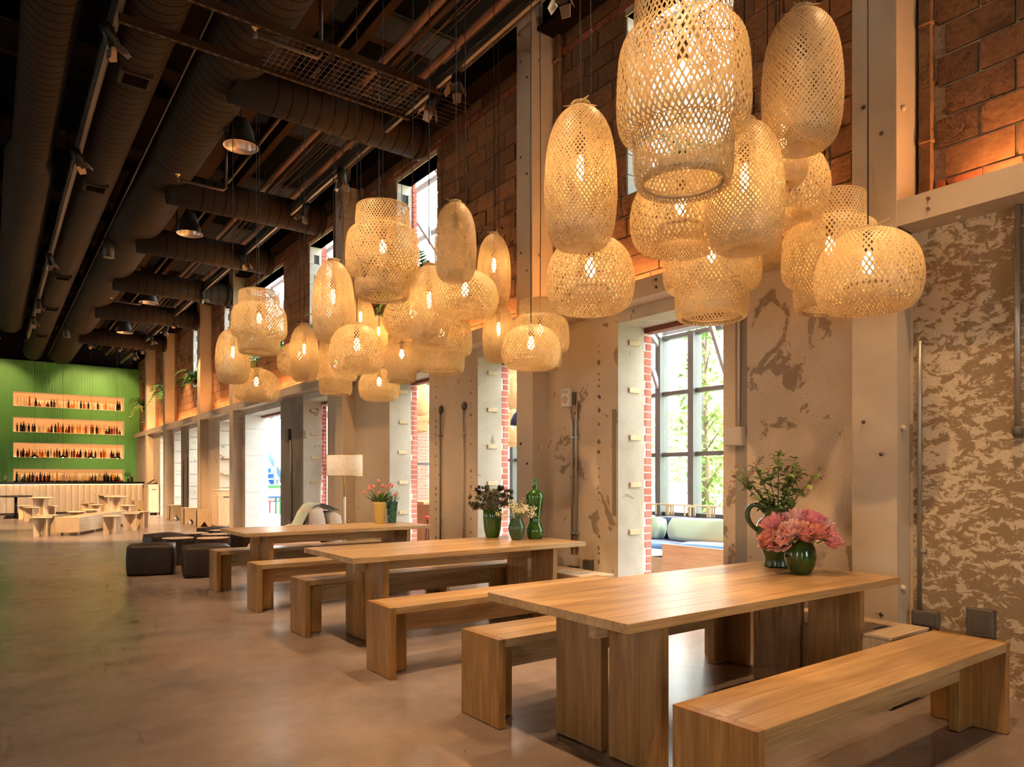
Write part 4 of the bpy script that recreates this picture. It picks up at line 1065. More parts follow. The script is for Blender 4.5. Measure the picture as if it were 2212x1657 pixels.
# ------------------------------------------------------------------ far plywood furniture
def stool_proto(label):
    t = thing('plywood_stool', label, 'stool', (0,0,0), 0, 'plywood stools')
    MB().lathe([(.205,.415),(.215,.42),(.215,.44),(.205,.445)], 28).build('seat', 'ply_x', t)
    for k in range(2):
        M = Matrix.Rotation(k*math.pi/2, 4, 'Z')
        MB().prism([(-.19,0),(-.07,0),(0,.20),(.07,0),(.19,0),(.19,.415),(.07,.415),(0,.30),(-.07,.415),(-.19,.415)] if k else [(-.19,0),(-.07,0),(-.012,.18),(.012,.18),(.07,0),(.19,0),(.19,.415),(-.19,.415)], 1, -.011, .011).xf(M).build('leg_panel', 'ply_z', t)
    return t
sp = stool_proto('plywood stool at the near left end of the long low table'); sp.location = (.95, 19.25, 0); sp.rotation_euler = (0,0,.5)
for (x, y, rz), lb in (((1.10,20.15,.9),'plywood stool at the left side of the long low table'), ((2.32,19.0,.2),'plywood stool at the right front of the long low table'), ((2.86,20.1,.6),'plywood stool midway along the right of the long low table'),
                       ((3.22,20.95,.3),'plywood stool farthest right beside the long low table'), ((1.02,26.0,.2),'plywood stool at the left front of the single round table'), ((1.56,27.05,.8),'plywood stool at the right of the single round table'),
                       ((.92,27.6,.4),'plywood stool behind the single round table'), ((1.85,21.9,.4),'plywood stool behind the long low table, left one'), ((2.30,23.0,.7),'plywood stool behind the long low table, right one'),
                       ((2.80,29.2,.3),'plywood stool left of the three round tables'), ((2.86,27.4,.7),'plywood stool in front of the three round tables, left one'), ((3.62,26.0,.2),'plywood stool in front of the three round tables, right one')):
    dup(sp, (x, y, 0), rz, lb)
def round_table(x, y, rz, label, first=[]):
    t = thing('round_table', label, 'table', (x, y, 0), rz, 'round plywood tables')
    MB().lathe([(.33,.695),(.345,.70),(.345,.72),(.33,.725)], 32).build('table_top', 'ply_x', t)
    for k in range(2): MB().prism([(-.28,0),(-.1,0),(0,.12),(.1,0),(.28,0),(.17,.35),(.24,.695),(-.24,.695),(-.17,.35)], 1, -.012, .012).xf(Matrix.Rotation(k*math.pi/2+.4, 4, 'Z')).build('leg_panel', 'ply_z', t)
round_table(1.29, 26.55, 0, 'single round plywood table left of the bar front')
round_table(3.42, 30.2, .3, 'round plywood table closest to the bar, back of three'); round_table(3.46, 28.6, .6, 'round plywood table in the middle of three by the bar'); round_table(3.36, 26.6, .1, 'round plywood table nearest of three by the bar')
lt = thing('low_table', 'long low plywood table with boxed sides among the stools', 'table', (1.66, 19.01, 0), R(65.6))
MB().bev(0, 3.45, 0, .50, .40, .42, .003).build('table_top', 'ply_x', lt)
for q in ((0,3.45,0,.02),(0,3.45,.48,.50),(0,.02,.02,.48),(3.43,3.45,.02,.48)): MB().bev(*q, .075, .399, .002).build('side_panel', 'ply_x', lt)
for lx in (.15, 1.15, 2.2, 3.2):
    for ly in (.06, .40): MB().bev(lx, lx+.06, ly, ly+.04, 0, .08).build('foot', 'ply_z', lt)
def black_table(x, y, label):
    bt = thing('bistro_table', label, 'table', (x, y, 0), .3, 'black bistro tables')
    MB().bev(-.36,.36,-.36,.36,.70,.725,.006).build('table_top', 'black_satin', bt)
    MB().lathe([(.03,.05),(.03,.70)], 12).build('post', 'black_metal', bt)
    for k in range(2): MB().bev(-.33,.33,-.03,.03,.0,.05,.01).xf(Matrix.Rotation(k*math.pi/2, 4, 'Z')).build('foot_bar', 'black_metal', bt)
black_table(.68, 28.3, 'black square bistro table, front one at the left of the bar'); black_table(.74, 29.6, 'black square bistro table, rear one at the left of the bar')
def cube_stool(x, y, rz, label):
    t = thing('cube_stool', label, 'stool', (x, y, 0), rz, 'plywood cube stools'); w = .20; h = .46
    P = [(-w,0),(-.10,0),(0,.14),(.10,0),(w,0),(w,h),(-w,h)]; Q = [(-w,0),(-.13,0),(-.085,.17),(-.04,0),(.0,0),(.04,.17),(.085,0),(w,0),(w,h),(-w,h)]
    MB().prism(P, 1, -w, -w+.018).build('front_panel', 'ply_z', t); MB().prism(P, 1, w-.018, w).build('back_panel', 'ply_z', t)
    MB().prism(Q, 0, -w, -w+.018).build('side_panel', 'ply_z', t); MB().prism(Q, 0, w-.018, w).build('side_panel', 'ply_z', t)
    MB().bev(-w-.003, w+.003, -w-.003, w+.003, h-.018, h, .002).build('top_panel', 'ply_x', t)
cube_stool(4.80, 24.76, 0, 'plywood cube stool with a triangular cutout, farthest one by the sixth column'); cube_stool(4.71, 22.25, 0, 'plywood cube stool standing between the fifth and sixth columns, middle one')
cube_stool(4.70, 20.65, 0, 'plywood cube stool nearest, tucked against the fifth column'); cube_stool(4.62, 30.5, 0, 'plywood cube stool at the right end of the bar')
def cabinet(x, y, w, d, h, label, tablet):
    t = thing('bin_cabinet', label, 'cabinet', (x, y, 0), 0, 'plywood bin cabinets')
    MB().bev(0, w, 0, d, .08, h-.02, .004).build('body', 'ply_z', t); MB().bev(-.01, w+.01, -.01, d+.01, h-.02, h, .003).build('top_panel', 'ply_x', t)
    dr = MB().bev(.01, w-.01, -.02, -.001, .10, h-.14, .003).build('door', 'ply_z', t); MB().box(w*.3, w*.7, -.024, -.018, h-.20, h-.17).build('handle_slot', 'slot_dark', dr)
    MB().bev(-.02, -.001, .01, d-.01, .10, h-.14, .003).build('side_door', 'ply_z', t)
    for px in (.02, w-.06):
        for py in (.02, d-.06): MB().bev(px, px+.04, py, py+.04, 0, .08).build('foot', 'ply_z', t)
    if tablet:
        tb = thing('terminal', 'black tilted payment terminal on the far plywood cabinet', 'terminal', (x+.05, y+.3, h)); MB().bev(0,.3,0,.42,0,.03,.004).build('base', 'black_satin', tb)
        MB().bev(0,.02,-.16,.16,0,.22,.004).xf(Matrix.Translation((.06,.3,.05)) @ Matrix.Rotation(R(55),4,'Y')).build('screen', 'black_metal', tb)
cabinet(4.70, 19.05, .44, .55, 1.02, 'nearer plywood bin cabinet beside the fourth column', False); cabinet(4.55, 28.0, .36, .9, 1.10, 'farther plywood cabinet beside the last column', True)

# ------------------------------------------------------------------ bottles and barware
BOT = {'wine': [(0,0),(.038,0),(.038,.19),(.030,.225),(.014,.25),(.014,.30),(.016,.315)], 'champagne': [(0,0),(.044,0),(.046,.12),(.042,.19),(.026,.25),(.015,.29),(.015,.33),(.018,.35)],
       'spirit': [(0,0),(.040,0),(.040,.16),(.034,.19),(.015,.21),(.015,.27),(.019,.285)], 'squat': [(0,0),(.052,0),(.056,.06),(.050,.11),(.020,.14),(.016,.19),(.022,.21)],
       'cone': [(0,0),(.040,0),(.034,.12),(.022,.25),(.015,.33),(.022,.36)], 'tall': [(0,0),(.034,0),(.034,.21),(.028,.235),(.013,.26),(.013,.32),(.017,.33)]}
SHN = {'wine':'wine bottle','champagne':'sparkling wine bottle','spirit':'spirits bottle','squat':'squat round bottle','cone':'tall cone-shaped bottle','tall':'slim bottle'}
CLN = {'amber':'amber','dark':'black','clear':'clear','green':'green','red':'red','honey':'honey-coloured','blue':'blue','brown':'brown'}
BM = {}
def bottle(kind, col, x, y, z, sc, label, group):
    if (kind, col) not in BM: BM[kind, col] = MB().lathe(BOT[kind], 10).mesh('bottle', 'glass_'+col)
    tag(inst('bottle', BM[kind, col], None, (x, y, z), (0,0,0), (sc,)*3), label, 'bottle', group)
ROWS = ['top', 'second', 'third', 'lowest']
PAL = [['clear','clear','clear','brown','amber','dark','honey','clear'],['dark','honey','clear','brown','dark','red','amber','clear'],['dark','red','amber','brown','clear','amber','honey','dark'],['brown','green','dark','amber','red','clear','honey','clear']]
for ri, (z0, z1) in enumerate(NZ):
    rr = random.Random(40+ri); n = (36, 38, 36, 44)[ri]
    for k in range(n):
        x = NX0+.08+(NX1-NX0-.16)*(k+.5+rr.uniform(-.25,.25)*(1 if ri < 3 else .6))/n
        col = rr.choice(PAL[ri]); kd = rr.choice(['spirit','tall','wine','squat','spirit','tall']) if col != 'dark' else rr.choice(['champagne','wine','wine'])
        if ri == 0 and k == 4 or ri == 1 and k == 14: col, kd = 'amber', 'cone'
        if ri == 3: col = 'green' if k in (2,3,5) else ('clear' if 18 <= k <= 28 else col); col = 'blue' if k == 9 else col
        zz = z0 if ri < 3 else z0+rr.choice((.10,.16))
        bottle(kd, col, x, YG+.15+rr.uniform(-.03,.03), zz, rr.uniform(.92,1.12)*1.04, '%s %s, %s from left on the %s lit bar shelf' % (CLN[col], SHN[kd], ordw(k+1), ROWS[ri]), 'bottles on the %s lit shelf' % ROWS[ri])
t = struct(MB().box(NX0, NX1, YG+.02, YG+.36, NZ[3][0], NZ[3][0]+.10).box(NX0, NX1, YG+.15, YG+.36, NZ[3][0]+.10, NZ[3][0]+.16).build('trim_30', 'ceiling_dark'), 'stepped bottle riser of the lowest niche')
for k, (x, lb) in enumerate(((.46,'steel cocktail shaker at the left end of the bar, first'),(.86,'steel cocktail shaker on the bar, right of the first'))):
    t = thing('cocktail_shaker', lb, 'shaker', (x, YB+.35, 1.18)); MB().lathe([(.035,0),(.045,.14),(.044,.15)], 16).build('cup', 'galv', t); MB().lathe([(.044,.15),(.036,.21),(.018,.225),(.018,.25)], 16).build('lid', 'galv', t)
for k, x in enumerate((4.42, 4.54)):
    t = thing('canister', ('shorter' if k == 0 else 'taller')+' black canister at the right end of the bar', 'canister', (x, YB+.35, 1.18)); h = .14+.07*k
    MB().lathe([(.045,0),(.045,h)], 16).build('body', 'black_satin', t); MB().lathe([(.047,h),(.047,h+.025),(.015,h+.03),(.015,h+.05)], 16).build('lid', 'galv', t)
for k, x in enumerate((1.342, 2.225, 3.13, 4.031)):
    t = thing('bar_pendant', 'small dark pendant over the bar counter, %s from left' % ordw(k+1), 'pendant lamp', (x, 31.5, 2.10), 0, 'bar pendants')
    MB().lathe([(.13,0),(.12,.04),(.05,.07),(.02,.10),(.02,.17)], 20, caps=False).build('shade', 'black_metal', t); MB().tube([(0,0,.16),(0,0,5.1)], .004, 5).build('cord', 'cord', t)
    MB().sphere((0,0,.02), .035, n=8, m=6).build('bulb', 'bulb_soft', t)

# ------------------------------------------------------------------ fixtures on the wall
def pipe(pts, r, label, mat='galv', clips=()):
    t = thing('conduit', label, 'conduit'); MB().tube(pts, r, 10).build('tube', mat, t)
    for (x, y, z) in clips: MB().bev(x-.004, x+.02, y-.035, y+.035, z-.012, z+.012, .003).build('clamp', mat, t)
pipe([(4.905,5.58,.53),(4.905,5.58,1.9),(4.88,5.585,2.06)], .013, 'galvanized conduit under the alarm, left one', clips=[(4.9,5.58,.75),(4.9,5.58,1.75)])
pipe([(4.905,5.515,.53),(4.905,5.515,1.9),(4.905,5.50,2.12)], .013, 'galvanized conduit under the alarm with green tape', clips=[(4.9,5.515,.75),(4.9,5.515,1.75)])
tag(MB().lathe([(.0135,0),(.0145,.0),(.0145,.03),(.0135,.03)], 12, (4.905,5.515,1.98), caps=False).build('tape_band', 'tape_green'), 'dark green tape band on the conduit under the alarm', 'tape')
al = thing('fire_alarm', 'beige fire alarm speaker with strobe lens above twin conduits', 'alarm', (4.93, 5.63, 2.07))
MB().bev(-.08,-.03,-.062,.062,0,.19,.006).build('face', 'alarm', al); MB().box(-.03,0,-.095,-.03,.02,.15).build('back_box', 'box_grey', al)
MB().lathe([(.042,0),(.042,.003)], 24).xf(Matrix.Translation((-.08,0,.075)) @ Matrix.Rotation(-math.pi/2,4,'Y')).build('grille', 'alarm_grille', al)
MB().bev(-.088,-.078,-.05,.05,.140,.175,.003).build('strobe_lens', 'alarm_lens', al)
def jbox(x, y, z, w, h, label, mat, outlet=False, legs=True):
    t = thing('junction_box', label, 'outlet box' if outlet else 'junction box', (x, y, z)); MB().bev(-.055,0,-w/2,w/2,0,h,.006).build('body', mat, t)
    if outlet:
        f_ = MB().bev(-.060,-.055,-.035,.035,h*.15,h*.85,.002).build('receptacle', 'box_grey', t)
        for zz in (h*.33, h*.63):
            for yy in (-.010,.010): MB().box(-.0608,-.0600,yy-.002,yy+.002,zz,zz+.014).build('slot', 'slot_dark', f_)
            MB().lathe([(.004,0),(.004,.001)], 8).xf(Matrix.Translation((-.0600,0,zz-.008)) @ Matrix.Rotation(-math.pi/2,4,'Y')).build('slot', 'slot_dark', f_)
    else: MB().bev(-.060,-.055,-w/2+.01,w/2-.01,.01,h-.01,.002).build('cover', mat, t)
    if legs:
        for yy in (-w*.3, w*.3): MB().tube([(-.027,yy,.0),(-.027,yy,-z+.0)], .014, 10).build('pipe_stub', 'galv', t)
jbox(4.93, 5.556, .40, .15, .11, 'beige junction box at the foot of the twin conduits', 'box_pale'); jbox(4.93, 5.33, .36, .12, .13, 'grey outlet box right of the twin conduit foot', 'box_grey')
jbox(4.93, 2.10, .36, .16, .10, 'grey junction box under the conduit beside the nearest column', 'box_grey'); jbox(4.93, 1.78, .35, .15, .17, 'grey outlet box on the peeling wall', 'box_grey', True)
pipe([(4.905,2.14,.46),(4.905,2.14,1.9),(4.90,2.135,2.22)], .014, 'grey conduit running up beside the nearest column', clips=[(4.9,2.14,.85)])
pipe([(4.905,1.59,1.62),(4.905,1.59,2.95)], .016, 'pale conduit hanging down at the right picture edge'); tag(MB().lathe([(.022,0),(.03,.02),(.03,.05),(.02,.06)], 12, (4.905,1.59,1.57)).build('conduit_fitting', 'box_grey'), 'grey fitting at the end of the hanging conduit', 'fitting')
jbox(4.93, 3.566, 1.585, .16, .155, 'beige junction box right of the tall doorway with sofa view', 'box_pale', legs=False)
pipe([(4.91,3.535,1.74),(4.91,3.535,2.94)], .012, 'thin pale conduit above the junction box right of the doorway', 'steel_paint')
pipe([(4.905,8.27,.0),(4.905,8.27,2.22)], .010, 'thin grey conduit on the concrete pier, left one', 'box_grey', [(4.9,8.27,1.9)]); pipe([(4.905,7.69,.0),(4.905,7.69,2.22)], .010, 'thin grey conduit on the concrete pier, right one', 'galv', [(4.9,7.69,1.9),(4.9,7.69,.5)])
for k, y in enumerate((8.27, 7.69)): tag(MB().sphere((4.915, y, 2.25), .03, .05, .06).build('cable_stub', 'box_grey'), 'grey capped cable stub atop the %s thin conduit' % ('left','right')[k], 'cable end')
pipe([(4.905,14.16,.45),(4.905,14.16,1.9),(4.905,14.2,2.05),(4.905,14.28,2.12)], .018, 'grey conduit on the dark pier behind the lounge chair', clips=[(4.9,14.16,1.0)])
jbox(4.93, 14.33, 2.06, .20, .26, 'grey junction box on the dark pier beside the blue stair view', 'box_grey', legs=False)
for k in range(2): pipe([(4.905,23.5+k*.55,.15),(4.905,23.5+k*.55,1.95)], .014, 'far conduit between the fifth and sixth columns, %s one' % ('right','left')[k], 'box_grey')
# dark chips where fixings were pulled out of the concrete
rc = random.Random(9); o = MB()
for yy, z0, z1 in ((5.2,.3,2.75),(7.42+.13,.2,2.7),(8.43,.5,2.6)):
    z = z0
    while z < z1:
        n = rc.randint(6,9); q = rc.uniform(.007,.022); pts = [(yy+rc.uniform(-.01,.01)+q*rc.uniform(.6,1.2)*math.cos(2*math.pi*k/n), z+q*rc.uniform(.8,1.5)*math.sin(2*math.pi*k/n)) for k in range(n)]
        o.prism(pts, 0, XW-.0015, XW+.01); z += rc.uniform(.05,.2)
o = o.build('chips', 'chip_dark', wall); o['kind'] = 'stuff'

# ------------------------------------------------------------------ plants in the upper openings
def frond_plant(x, y, z, r, n, label, seed, mat='leaf_plant'):
    t = thing('hanging_plant', label, 'plant', (x, y, z), 0, 'plants in the upper openings'); rp = random.Random(seed)
    MB().lathe([(.0,0),(.09,0),(.12,.16),(.11,.16)], 16).build('pot', 'black_satin', t); f_ = MB()
    for k in range(n):
        a = 2*math.pi*(k+rp.uniform(-.3,.3))/n; L = r*rp.uniform(.7,1.15); up = rp.uniform(.3,1.1)
        pts = []
        for q in range(9):
            u = q/8; pts.append(Vector((math.cos(a)*L*u, math.sin(a)*L*u, .15+up*L*u*1.5-1.35*L*u*u)))
        f_.tube(pts, .004, 4)
        for q in range(1, 9):
            d = (pts[q]-pts[q-1]).normalized(); s_ = d.cross(Vector((0,0,1))).normalized()
            for sg in (1,-1):
                for w in (0,.5): f_.leaf(pts[q-1].lerp(pts[q],w), d*.5+s_*sg, d, r*.33*(1-.07*q), r*.07, .1)
    o = f_.build('fronds', mat, t)
frond_plant(5.20, 9.42, 4.11, .80, 26, 'palm-like green plant in the upper opening over the middle cluster', 1); frond_plant(5.20, 16.3, 4.11, .85, 26, 'green plant in the wide upper opening over the far cluster', 2)
frond_plant(5.15, 13.0, 4.11, .45, 12, 'green plant in the upper opening behind the left tall pendants', 5); frond_plant(5.02, 22.7, 4.11, .7, 22, 'fern hanging out of the far upper opening by the fifth column', 3)
frond_plant(5.0, 27.1, 4.11, .7, 20, 'fern hanging between the sixth and last columns', 4); frond_plant(4.9, 30.6, 3.9, .7, 20, 'fern hanging in front of the green wall edge', 6)
frond_plant(5.2, 4.3, 4.11, .5, 12, 'green plant in the upper opening behind the largest stepped pendant', 7)

# ------------------------------------------------------------------ glazed annex beyond the openings
XG, EAVE, RIDGE = 8.30, 3.45, 6.75
struct(MB().box(XO, XG+.1, -4, 13.3, -.1, -.002).build('floor_annex', 'atrium_floor'), 'pale concrete floor of the glazed annex')
gw = sempty('window_40'); gw['label'] = 'grey steel-framed glass wall of the annex'
MY = [7.338-.627*k for k in range(-9, 17)]; RYS = [7.338-1.254*k for k in range(-18, 9)]
for y in MY: MB().box(XG-.09, XG+.09, y-.035, y+.035, 0, EAVE).box(XG-.12, XG-.09, y-.05, y+.05, 0, EAVE).build('mullion', 'mullion', gw)
TR = (.0, .78, 1.677, 2.601, EAVE)
for k, z in enumerate(TR): MB().box(XG-.05, XG+.05, MY[-1], MY[0], z-.03, z+.03).build('transom', 'mullion', gw)
for a, b_ in zip(MY[1:], MY[:-1]):
    for z0, z1 in zip(TR[:-1], TR[1:]): MB().box(XG-.004, XG+.004, a+.036, b_-.036, z0+.03, z1-.03).build('pane', 'pane', gw)
gr = sempty('ceiling_annex'); gr['label'] = 'sloping glass roof on grey steel rafters'
def beam(p, q, w, d):
    p, q = Vector(p), Vector(q); t = (q-p).normalized(); s_ = t.cross(Vector((0,0,1)))
    if s_.length < .01: s_ = Vector((0,1,0))
    s_.normalize(); n = s_.cross(t)
    vs = [c+s_*a*w/2+n*b_*d/2 for c in (p, q) for a, b_ in ((-1,-1),(1,-1),(1,1),(-1,1))]
    return MB().add(vs, [(3,2,1,0),(4,5,6,7),(0,1,5,4),(1,2,6,5),(2,3,7,6),(3,0,4,7)])
for k, y in enumerate(RYS):
    beam((XG,y,EAVE), (XO+.02,y,RIDGE), .06, .16).build('rafter', 'rafter', gr)
    beam((XG-.1,y,EAVE-.75), (XG-.85,y,EAVE+.72), .05, .07).build('brace', 'rafter', gr)
    beam((XG-.1,y,EAVE-.1), (XG-.5,y,EAVE+.25), .05, .07).build('brace', 'rafter', gr)
for k in range(7):
    u = k/6; x, z = XG+(XO+.05-XG)*u, EAVE+(RIDGE-EAVE)*u; MB().box(x-.03, x+.03, RYS[-1], RYS[0], z+.06, z+.12).build('purlin', 'rafter', gr)
for k in range(6):
    u0, u1 = k/6, (k+1)/6; f_ = lambda u: (XG+(XO+.05-XG)*u, EAVE+(RIDGE-EAVE)*u+.13)
    (x0, z0), (x1, z1) = f_(u0), f_(u1)
    for j in range(len(RYS)-1): MB().add([(x0,RYS[j],z0),(x1,RYS[j],z1),(x1,RYS[j+1],z1),(x0,RYS[j+1],z0),(x0,RYS[j],z0+.008),(x1,RYS[j],z1+.008),(x1,RYS[j+1],z1+.008),(x0,RYS[j+1],z0+.008)], [(0,1,2,3),(7,6,5,4),(0,4,5,1),(1,5,6,2),(2,6,7,3),(3,7,4,0)]).build('roof_pane', 'pane', gr)
ew = sempty('wall_annex_end'); ew['label'] = 'far end wall of the annex with a tall window'
MB().box(XO, 6.95, 13.2, 13.4, 0, 3.4).build('end_wall', 'far_brick', ew); MB().box(6.95, 7.22, 13.15, 13.4, 0, 3.4).build('post', 'oak_z', ew)
MB().box(7.22, 7.28, 13.2, 13.3, 0, 3.4).box(8.1,8.16,13.2,13.3,0,3.4).build('frame', 'mullion', ew)
for z in (.02, 1.6, 2.5): MB().box(7.28, 8.1, 13.2, 13.3, z, z+.05).build('transom', 'mullion', ew)
for z0, z1 in ((.07,1.6),(1.65,2.5),(2.55,3.4)): MB().box(7.28, 8.1, 13.245, 13.255, z0, z1).build('pane', 'pane', ew)
pr = struct(MB().box(7.9, 9.6, 15.0, 15.3, 0, 4).build('wall_outer_pier', 'mortar_pale'), 'red brick pier outside the annex end window')
PB_ = MB().box(-.5,.5,-.5,.5,-.5,.5).mesh('brick', 'brick_jamb')
for c in range(38):
    for k in range(4): inst('brick', PB_, pr, (7.95+k*.21+(c % 2)*.1, 15.0, .05+c*.078), (0,0,0), (.2,.02,.066))

def banquette(y0, y1):
    t = thing('banquette', 'dark blue velvet banquette along the glass wall', 'sofa', (7.25, y0, 0)); L = y1-y0
    MB().bev(0, .85, 0, L, 0, .25).build('plinth', 'ply_x', t)
    n = 3
    for k in range(n):
        soft_box(.72, L/n-.01, .20, .0, 6, .05).xf(Matrix.Translation((.36, L/n*(k+.5), .24))).build('seat', 'velvet_light' if k else 'orange_seat', t)
        soft_box(.20, L/n-.01, .34, .02, 6, .04).xf(Matrix.Translation((.76, L/n*(k+.5), .42))).build('backrest', 'velvet_blue', t)
banquette(4.9, 8.6)
for k, (y, rz, lb) in enumerate(((6.05,R(4),'long mint green cushion at the right on the blue banquette'),(7.35,R(-8),'mint green cushion at the left on the blue banquette'))):
    t = tag(soft_box(.20, (1.35,.95)[k], .33, .10, 8, .06, 0, .25).xf(Matrix.Rotation(R(14),4,'Y')).build('cushion', 'mint'), lb, 'cushion'); t.location = (7.78, y, .44); t.rotation_euler = (0,0,rz)
bb = thing('plywood_settle', 'low settle with a pale plywood back and blue seat pad', 'bench', (6.38, 3.9, 0))
MB().bev(0, .03, 0, 1.755, 0, .55, .003).build('back_panel', 'pine', bb); MB().bev(.03, .60, 0, 1.755, .1, .34, .003).build('seat_box', 'ply_x', bb)
soft_box(.50, 1.70, .24, .0, 6, .08).xf(Matrix.Translation((.30,.87,.34))).build('seat_pad', 'velvet_light', bb)
ct = thing('coffee_table', 'whitewashed slatted coffee table in the annex', 'table', (6.45, 5.95, 0))
for k in range(4): MB().bev(0, .62, k*.16, k*.16+.15, .36, .39).build('top_board', 'cmu_pale', ct)
for px in (0, .56):
    for py in (0, .56): MB().bev(px, px+.06, py, py+.06, 0, .36).build('leg', 'cmu_pale', ct)
def frame_box(y, lb):
    t = thing('sill_rack', lb, 'rack', (8.02, y, .775))
    for py in (0, .30):
        for px in (0, .1): MB().bev(px, px+.02, py, py+.02, 0, .13, .002).build('upright', 'pine', t)
        MB().bev(0, .12, py, py+.02, .13, .15, .002).build('cross_bar', 'pine', t)
    for px in (0, .1): MB().bev(px, px+.02, 0, .32, .15, .165, .002).build('rail', 'pine', t)
for y, lb in ((7.02,'small open wooden rack behind the blue banquette, left pair left one'),(6.68,'small open wooden rack behind the blue banquette, left pair right one'),(6.28,'small open wooden rack behind the blue banquette, right pair left one'),(5.94,'small open wooden rack behind the blue banquette, right pair right one')): frame_box(y, lb)
ht = thing('high_table', 'tall wooden bar table in the annex', 'table', (6.35, 11.3, 0))
MB().bev(0, .7, 0, .9, .84, .89).build('table_top', 'oak_x', ht); MB().bev(.3, .4, .1, .8, 0, .84).build('pedestal', 'oak_z', ht)
bs = thing('bar_stool', 'bar stool with red seat and thin black legs in the annex', 'stool', (6.33, 10.9, 0))
MB().lathe([(.16,.60),(.17,.61),(.17,.64),(.15,.65)], 20).build('seat', 'red_seat', bs)
for k in range(4): a = k*math.pi/2+.5; MB().tube([(.12*math.cos(a),.12*math.sin(a),.60),(.2*math.cos(a),.2*math.sin(a),0)], .009, 6).build('leg', 'black_metal', bs)
MB().torus(.165,.006,.25,20,6).build('foot_ring', 'black_metal', bs)
for kd, x, y, zb, zt, w, lb in (('T',6.22,11.3,2.45,3.15,.42,'tall bamboo pendant seen through the third opening'),('S',6.52,11.9,2.20,2.95,.62,'stepped bamboo pendant seen through the third opening'),
        ('S',6.78,9.0,2.45,3.1,.55,'stepped bamboo pendant seen through the second opening'),('T',7.1,9.6,1.85,2.5,.40,'tall bamboo pendant low behind the second opening')):
    R0, H = BASE[kd]; p = lamp_parts(kd, 0, R0, H); t = thing('pendant_lamp', lb, 'pendant lamp', (x, y, zb), 0, 'bamboo pendants in the annex'); sx = w/(2*R0); sz = (zt-zb)/H
    inst('shade', p['shade'], t, scale=(sx,sx,sz))
    for r_ in p['rim']: inst('rim', r_, t, scale=(sx,sx,sz))
    inst('carrier' if kd == 'S' else 'collar', p['collar'], t, scale=(sx,sx,sz)); inst('socket', p['socket'], t, (0,0,H*.56*(sz-1))); inst('bulb', p['bulb'], t, (0,0,H*.56*(sz-1)))
    inst('cord', CORD, t, (0,0,H*.56*sz+.19), (0,0,0), (1,1,EAVE+(XG-x)/(XG-XO)*(RIDGE-EAVE)-zb-H*.56*sz-.06))
t = thing('navy_pendant', 'navy metal pendant lamp seen through the second opening', 'pendant lamp', (6.42, 8.52, 2.12))
MB().lathe([(.13,0),(.125,.07),(.09,.16),(.04,.20),(.03,.26)], 24, caps=False).build('shade', 'navy', t); MB().tube([(0,0,.25),(0,0,3.55)], .006, 6).build('cord', 'cord', t)
frond_plant(6.75, 11.0, 3.3, .5, 14, 'leafy plant hanging in the annex beyond the third opening', 9); frond_plant(7.1, 8.6, 3.1, .5, 14, 'leafy plant hanging in the annex beyond the second opening', 10)

# ------------------------------------------------------------------ outdoors
struct(MB().box(XO, 60, 13.4, 90, -.1, -.003).build('floor_terrace', 'terrace'), 'pale paved terrace outside the marble-lined door')
struct(MB().box(XG+.1, 140, -60, 13.4, -.15, -.05).build('floor_lawn', 'lawn'), 'lawn outside the glass wall')
st = thing('outdoor_stair', 'bright blue open-air stair with pale stringers', 'stair', (9.6, 29.5, 0), R(8))
for k in range(9): MB().box(-1.6, .75, .34*k, .34*k+.36, .25*k+.05, .25*k+.24).build('step', 'stair_blue', st); MB().box(-1.6, .75, .34*k-.02, .34*k+.05, .25*k+.24, .25*k+.27).build('nosing', 'stair_pale', st)
for x in (-.12, .78): beam((x,-.3,.25), (x,3.3,3.1), .09, .42).build('stringer', 'stair_pale', st)
beam((.0,-.3,1.25), (.0,3.3,4.1), .04, .04).build('handrail', 'stair_pale', st)
MB().box(.4,.5,1.0,1.1,0,6.5).box(-1.7,-1.6,3.2,3.3,0,6.5).build('mast', 'rafter', st)
for k in range(5): MB().box(-2.5, 2.5, .4+k*.5, .5+k*.5, 6.5, 6.56).build('canopy_bar', 'rafter', st)
pl = thing('planter_wall', 'low terracotta planter with a green and white band', 'planter', (7.2, 27.6, 0)); MB().box(0, 3.4, 0, .5, .55, .95).build('trough', 'far_brick', pl); MB().box(0, 3.4, -.02, .52, .95, 1.05).build('green_band', 'furn_green', pl); MB().box(0, 3.4, .1,.4,0,.55).build('plinth', 'far_band', pl)
gs = thing('garden_stool', 'green-legged stool with a blue top on the terrace', 'stool', (8.35, 26.2, 0)); MB().bev(-.3,.3,-.3,.3,.60,.66).build('seat', 'furn_blue', gs)
for px in (-.24,.24):
    for py in (-.24,.24): MB().bev(px-.025,px+.025,py-.025,py+.025,0,.60).build('leg', 'furn_green', gs)
rs_ = thing('garden_bench', 'red and blue slatted bench behind the green stool', 'bench', (8.6, 27.0, 0))
for k in range(5): MB().bev(-.1+k*.24, .1+k*.24, 0, .35, .42, .46).build('slat', ('furn_red','furn_blue')[k % 2], rs_); MB().bev(-.02+k*.24, .02+k*.24, .15,.2,0,.42).build('leg', ('furn_red','enamel_white')[k % 2], rs_)
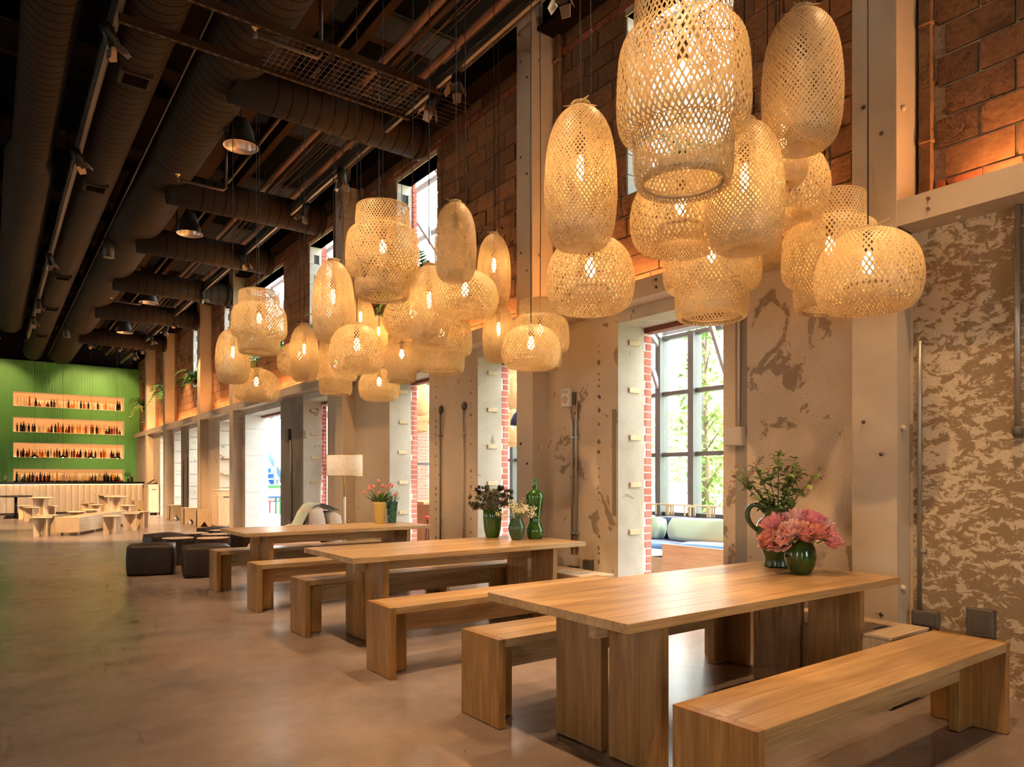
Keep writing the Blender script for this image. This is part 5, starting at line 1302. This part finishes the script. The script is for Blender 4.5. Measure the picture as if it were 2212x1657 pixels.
def tree(x, y, h, r, n, label, seed, mat='leaf_out', slim=False):
    t = thing('tree', label, 'tree', (x, y, -.05), 0, 'trees outside the glass wall'); rt = random.Random(seed)
    MB().tube([(0,0,0),(.05,.03,h*.4),(.02,0,h*.9)], [.09,.06,.02], 8).build('trunk', 'bark_out', t)
    br = MB()
    for k in range(12):
        a = rt.uniform(0,6.28); z = h*rt.uniform(.25,.85); br.tube([(0,0,z),(r*.7*math.cos(a),r*.7*math.sin(a),z+.5)], [.02,.006], 5)
    o = br.build('branches', 'bark_out', t); o['kind'] = 'stuff'
    f_ = MB()
    for k in range(n):
        a = rt.uniform(0,6.28); u = rt.random(); z = h*(.18+.82*u) if slim else h*(.35+.65*u); q = r*math.sqrt(rt.random())*(math.sin(math.pi*min(1,max(.06,(.1+.88*u))))**.6)
        d = Vector((rt.uniform(-1,1),rt.uniform(-1,1),rt.uniform(-1,.5))); s_ = Vector((rt.uniform(-1,1),rt.uniform(-1,1),rt.uniform(-1,1)))
        f_.leaf((q*math.cos(a), q*math.sin(a), z), d, s_, .13, .075)
    o = f_.build('foliage', mat, t); o['kind'] = 'stuff'
tree(10.6, 8.35, 4.6, .55, 900, 'slim pale-leaved tree just outside the glass wall', 1, slim=True)
tree(12.5, 7.6, 2.3, 1.0, 1100, 'feathery shrub outside the right-hand panes', 2, 'leaf_out_dark', True)
tree(19, 15.5, 3.6, 2.4, 1500, 'rounded green tree farther out on the lawn', 3); tree(25, 15.0, 3.4, 2.8, 1500, 'wide green tree in front of the brick block', 4); tree(15.0, 11.2, 3.0, 1.2, 900, 'small green tree at the left of the pane view', 5)
for k in range(8):
    t = thing('shrub', 'low green shrub at the glass wall base, %s from the right' % ordw(k+1), 'shrub', (9.0+.2*(k % 3), 4.6+.75*k, -.05), 0, 'low shrubs'); rt = random.Random(k); f_ = MB()
    for q in range(220):
        a = rt.uniform(0,6.28); u = rt.random(); f_.leaf((.34*math.sqrt(u)*math.cos(a), .34*math.sqrt(u)*math.sin(a), .02+.8*rt.random()*(1-u*.6)), (rt.uniform(-1,1),rt.uniform(-1,1),rt.uniform(-.2,1)), (rt.uniform(-1,1),rt.uniform(-1,1),0.3), .10, .05)
    f_.build('foliage', 'leaf_out_dark', t)
lp = thing('street_lamp', 'dark street lamp with a curved arm outside', 'street lamp', (13.3, 10.6, -.05)); MB().tube([(0,0,0),(0,0,4.6)], .09, 10).build('pole', 'lamp_post', lp); MB().tube([(0,0,4.5),(.05,-.1,4.9),(.15,-.45,5.05),(.2,-.8,4.95)], .03, 8).build('arm', 'lamp_post', lp)
bd = thing('brick_block', 'distant red brick apartment block with pale bands', 'building', (55, 26, -.05), R(10))
MB().box(0, 14, 0, 26, 0, 10.5).build('wall', 'far_brick', bd)
for fl_ in range(3):
    MB().box(-.15, 0, 0, 26, 3.2+fl_*3.1, 3.5+fl_*3.1).build('band', 'far_band', bd)
    for k in range(10):
        w_ = MB().box(-.12, .02, 1.0+k*2.5, 2.4+k*2.5, 1.2+fl_*3.1, 2.6+fl_*3.1).build('window', 'far_band', bd); MB().box(-.15, -.12, 1.1+k*2.5, 2.3+k*2.5, 1.3+fl_*3.1, 2.5+fl_*3.1).build('window_glass', 'far_glass', w_)
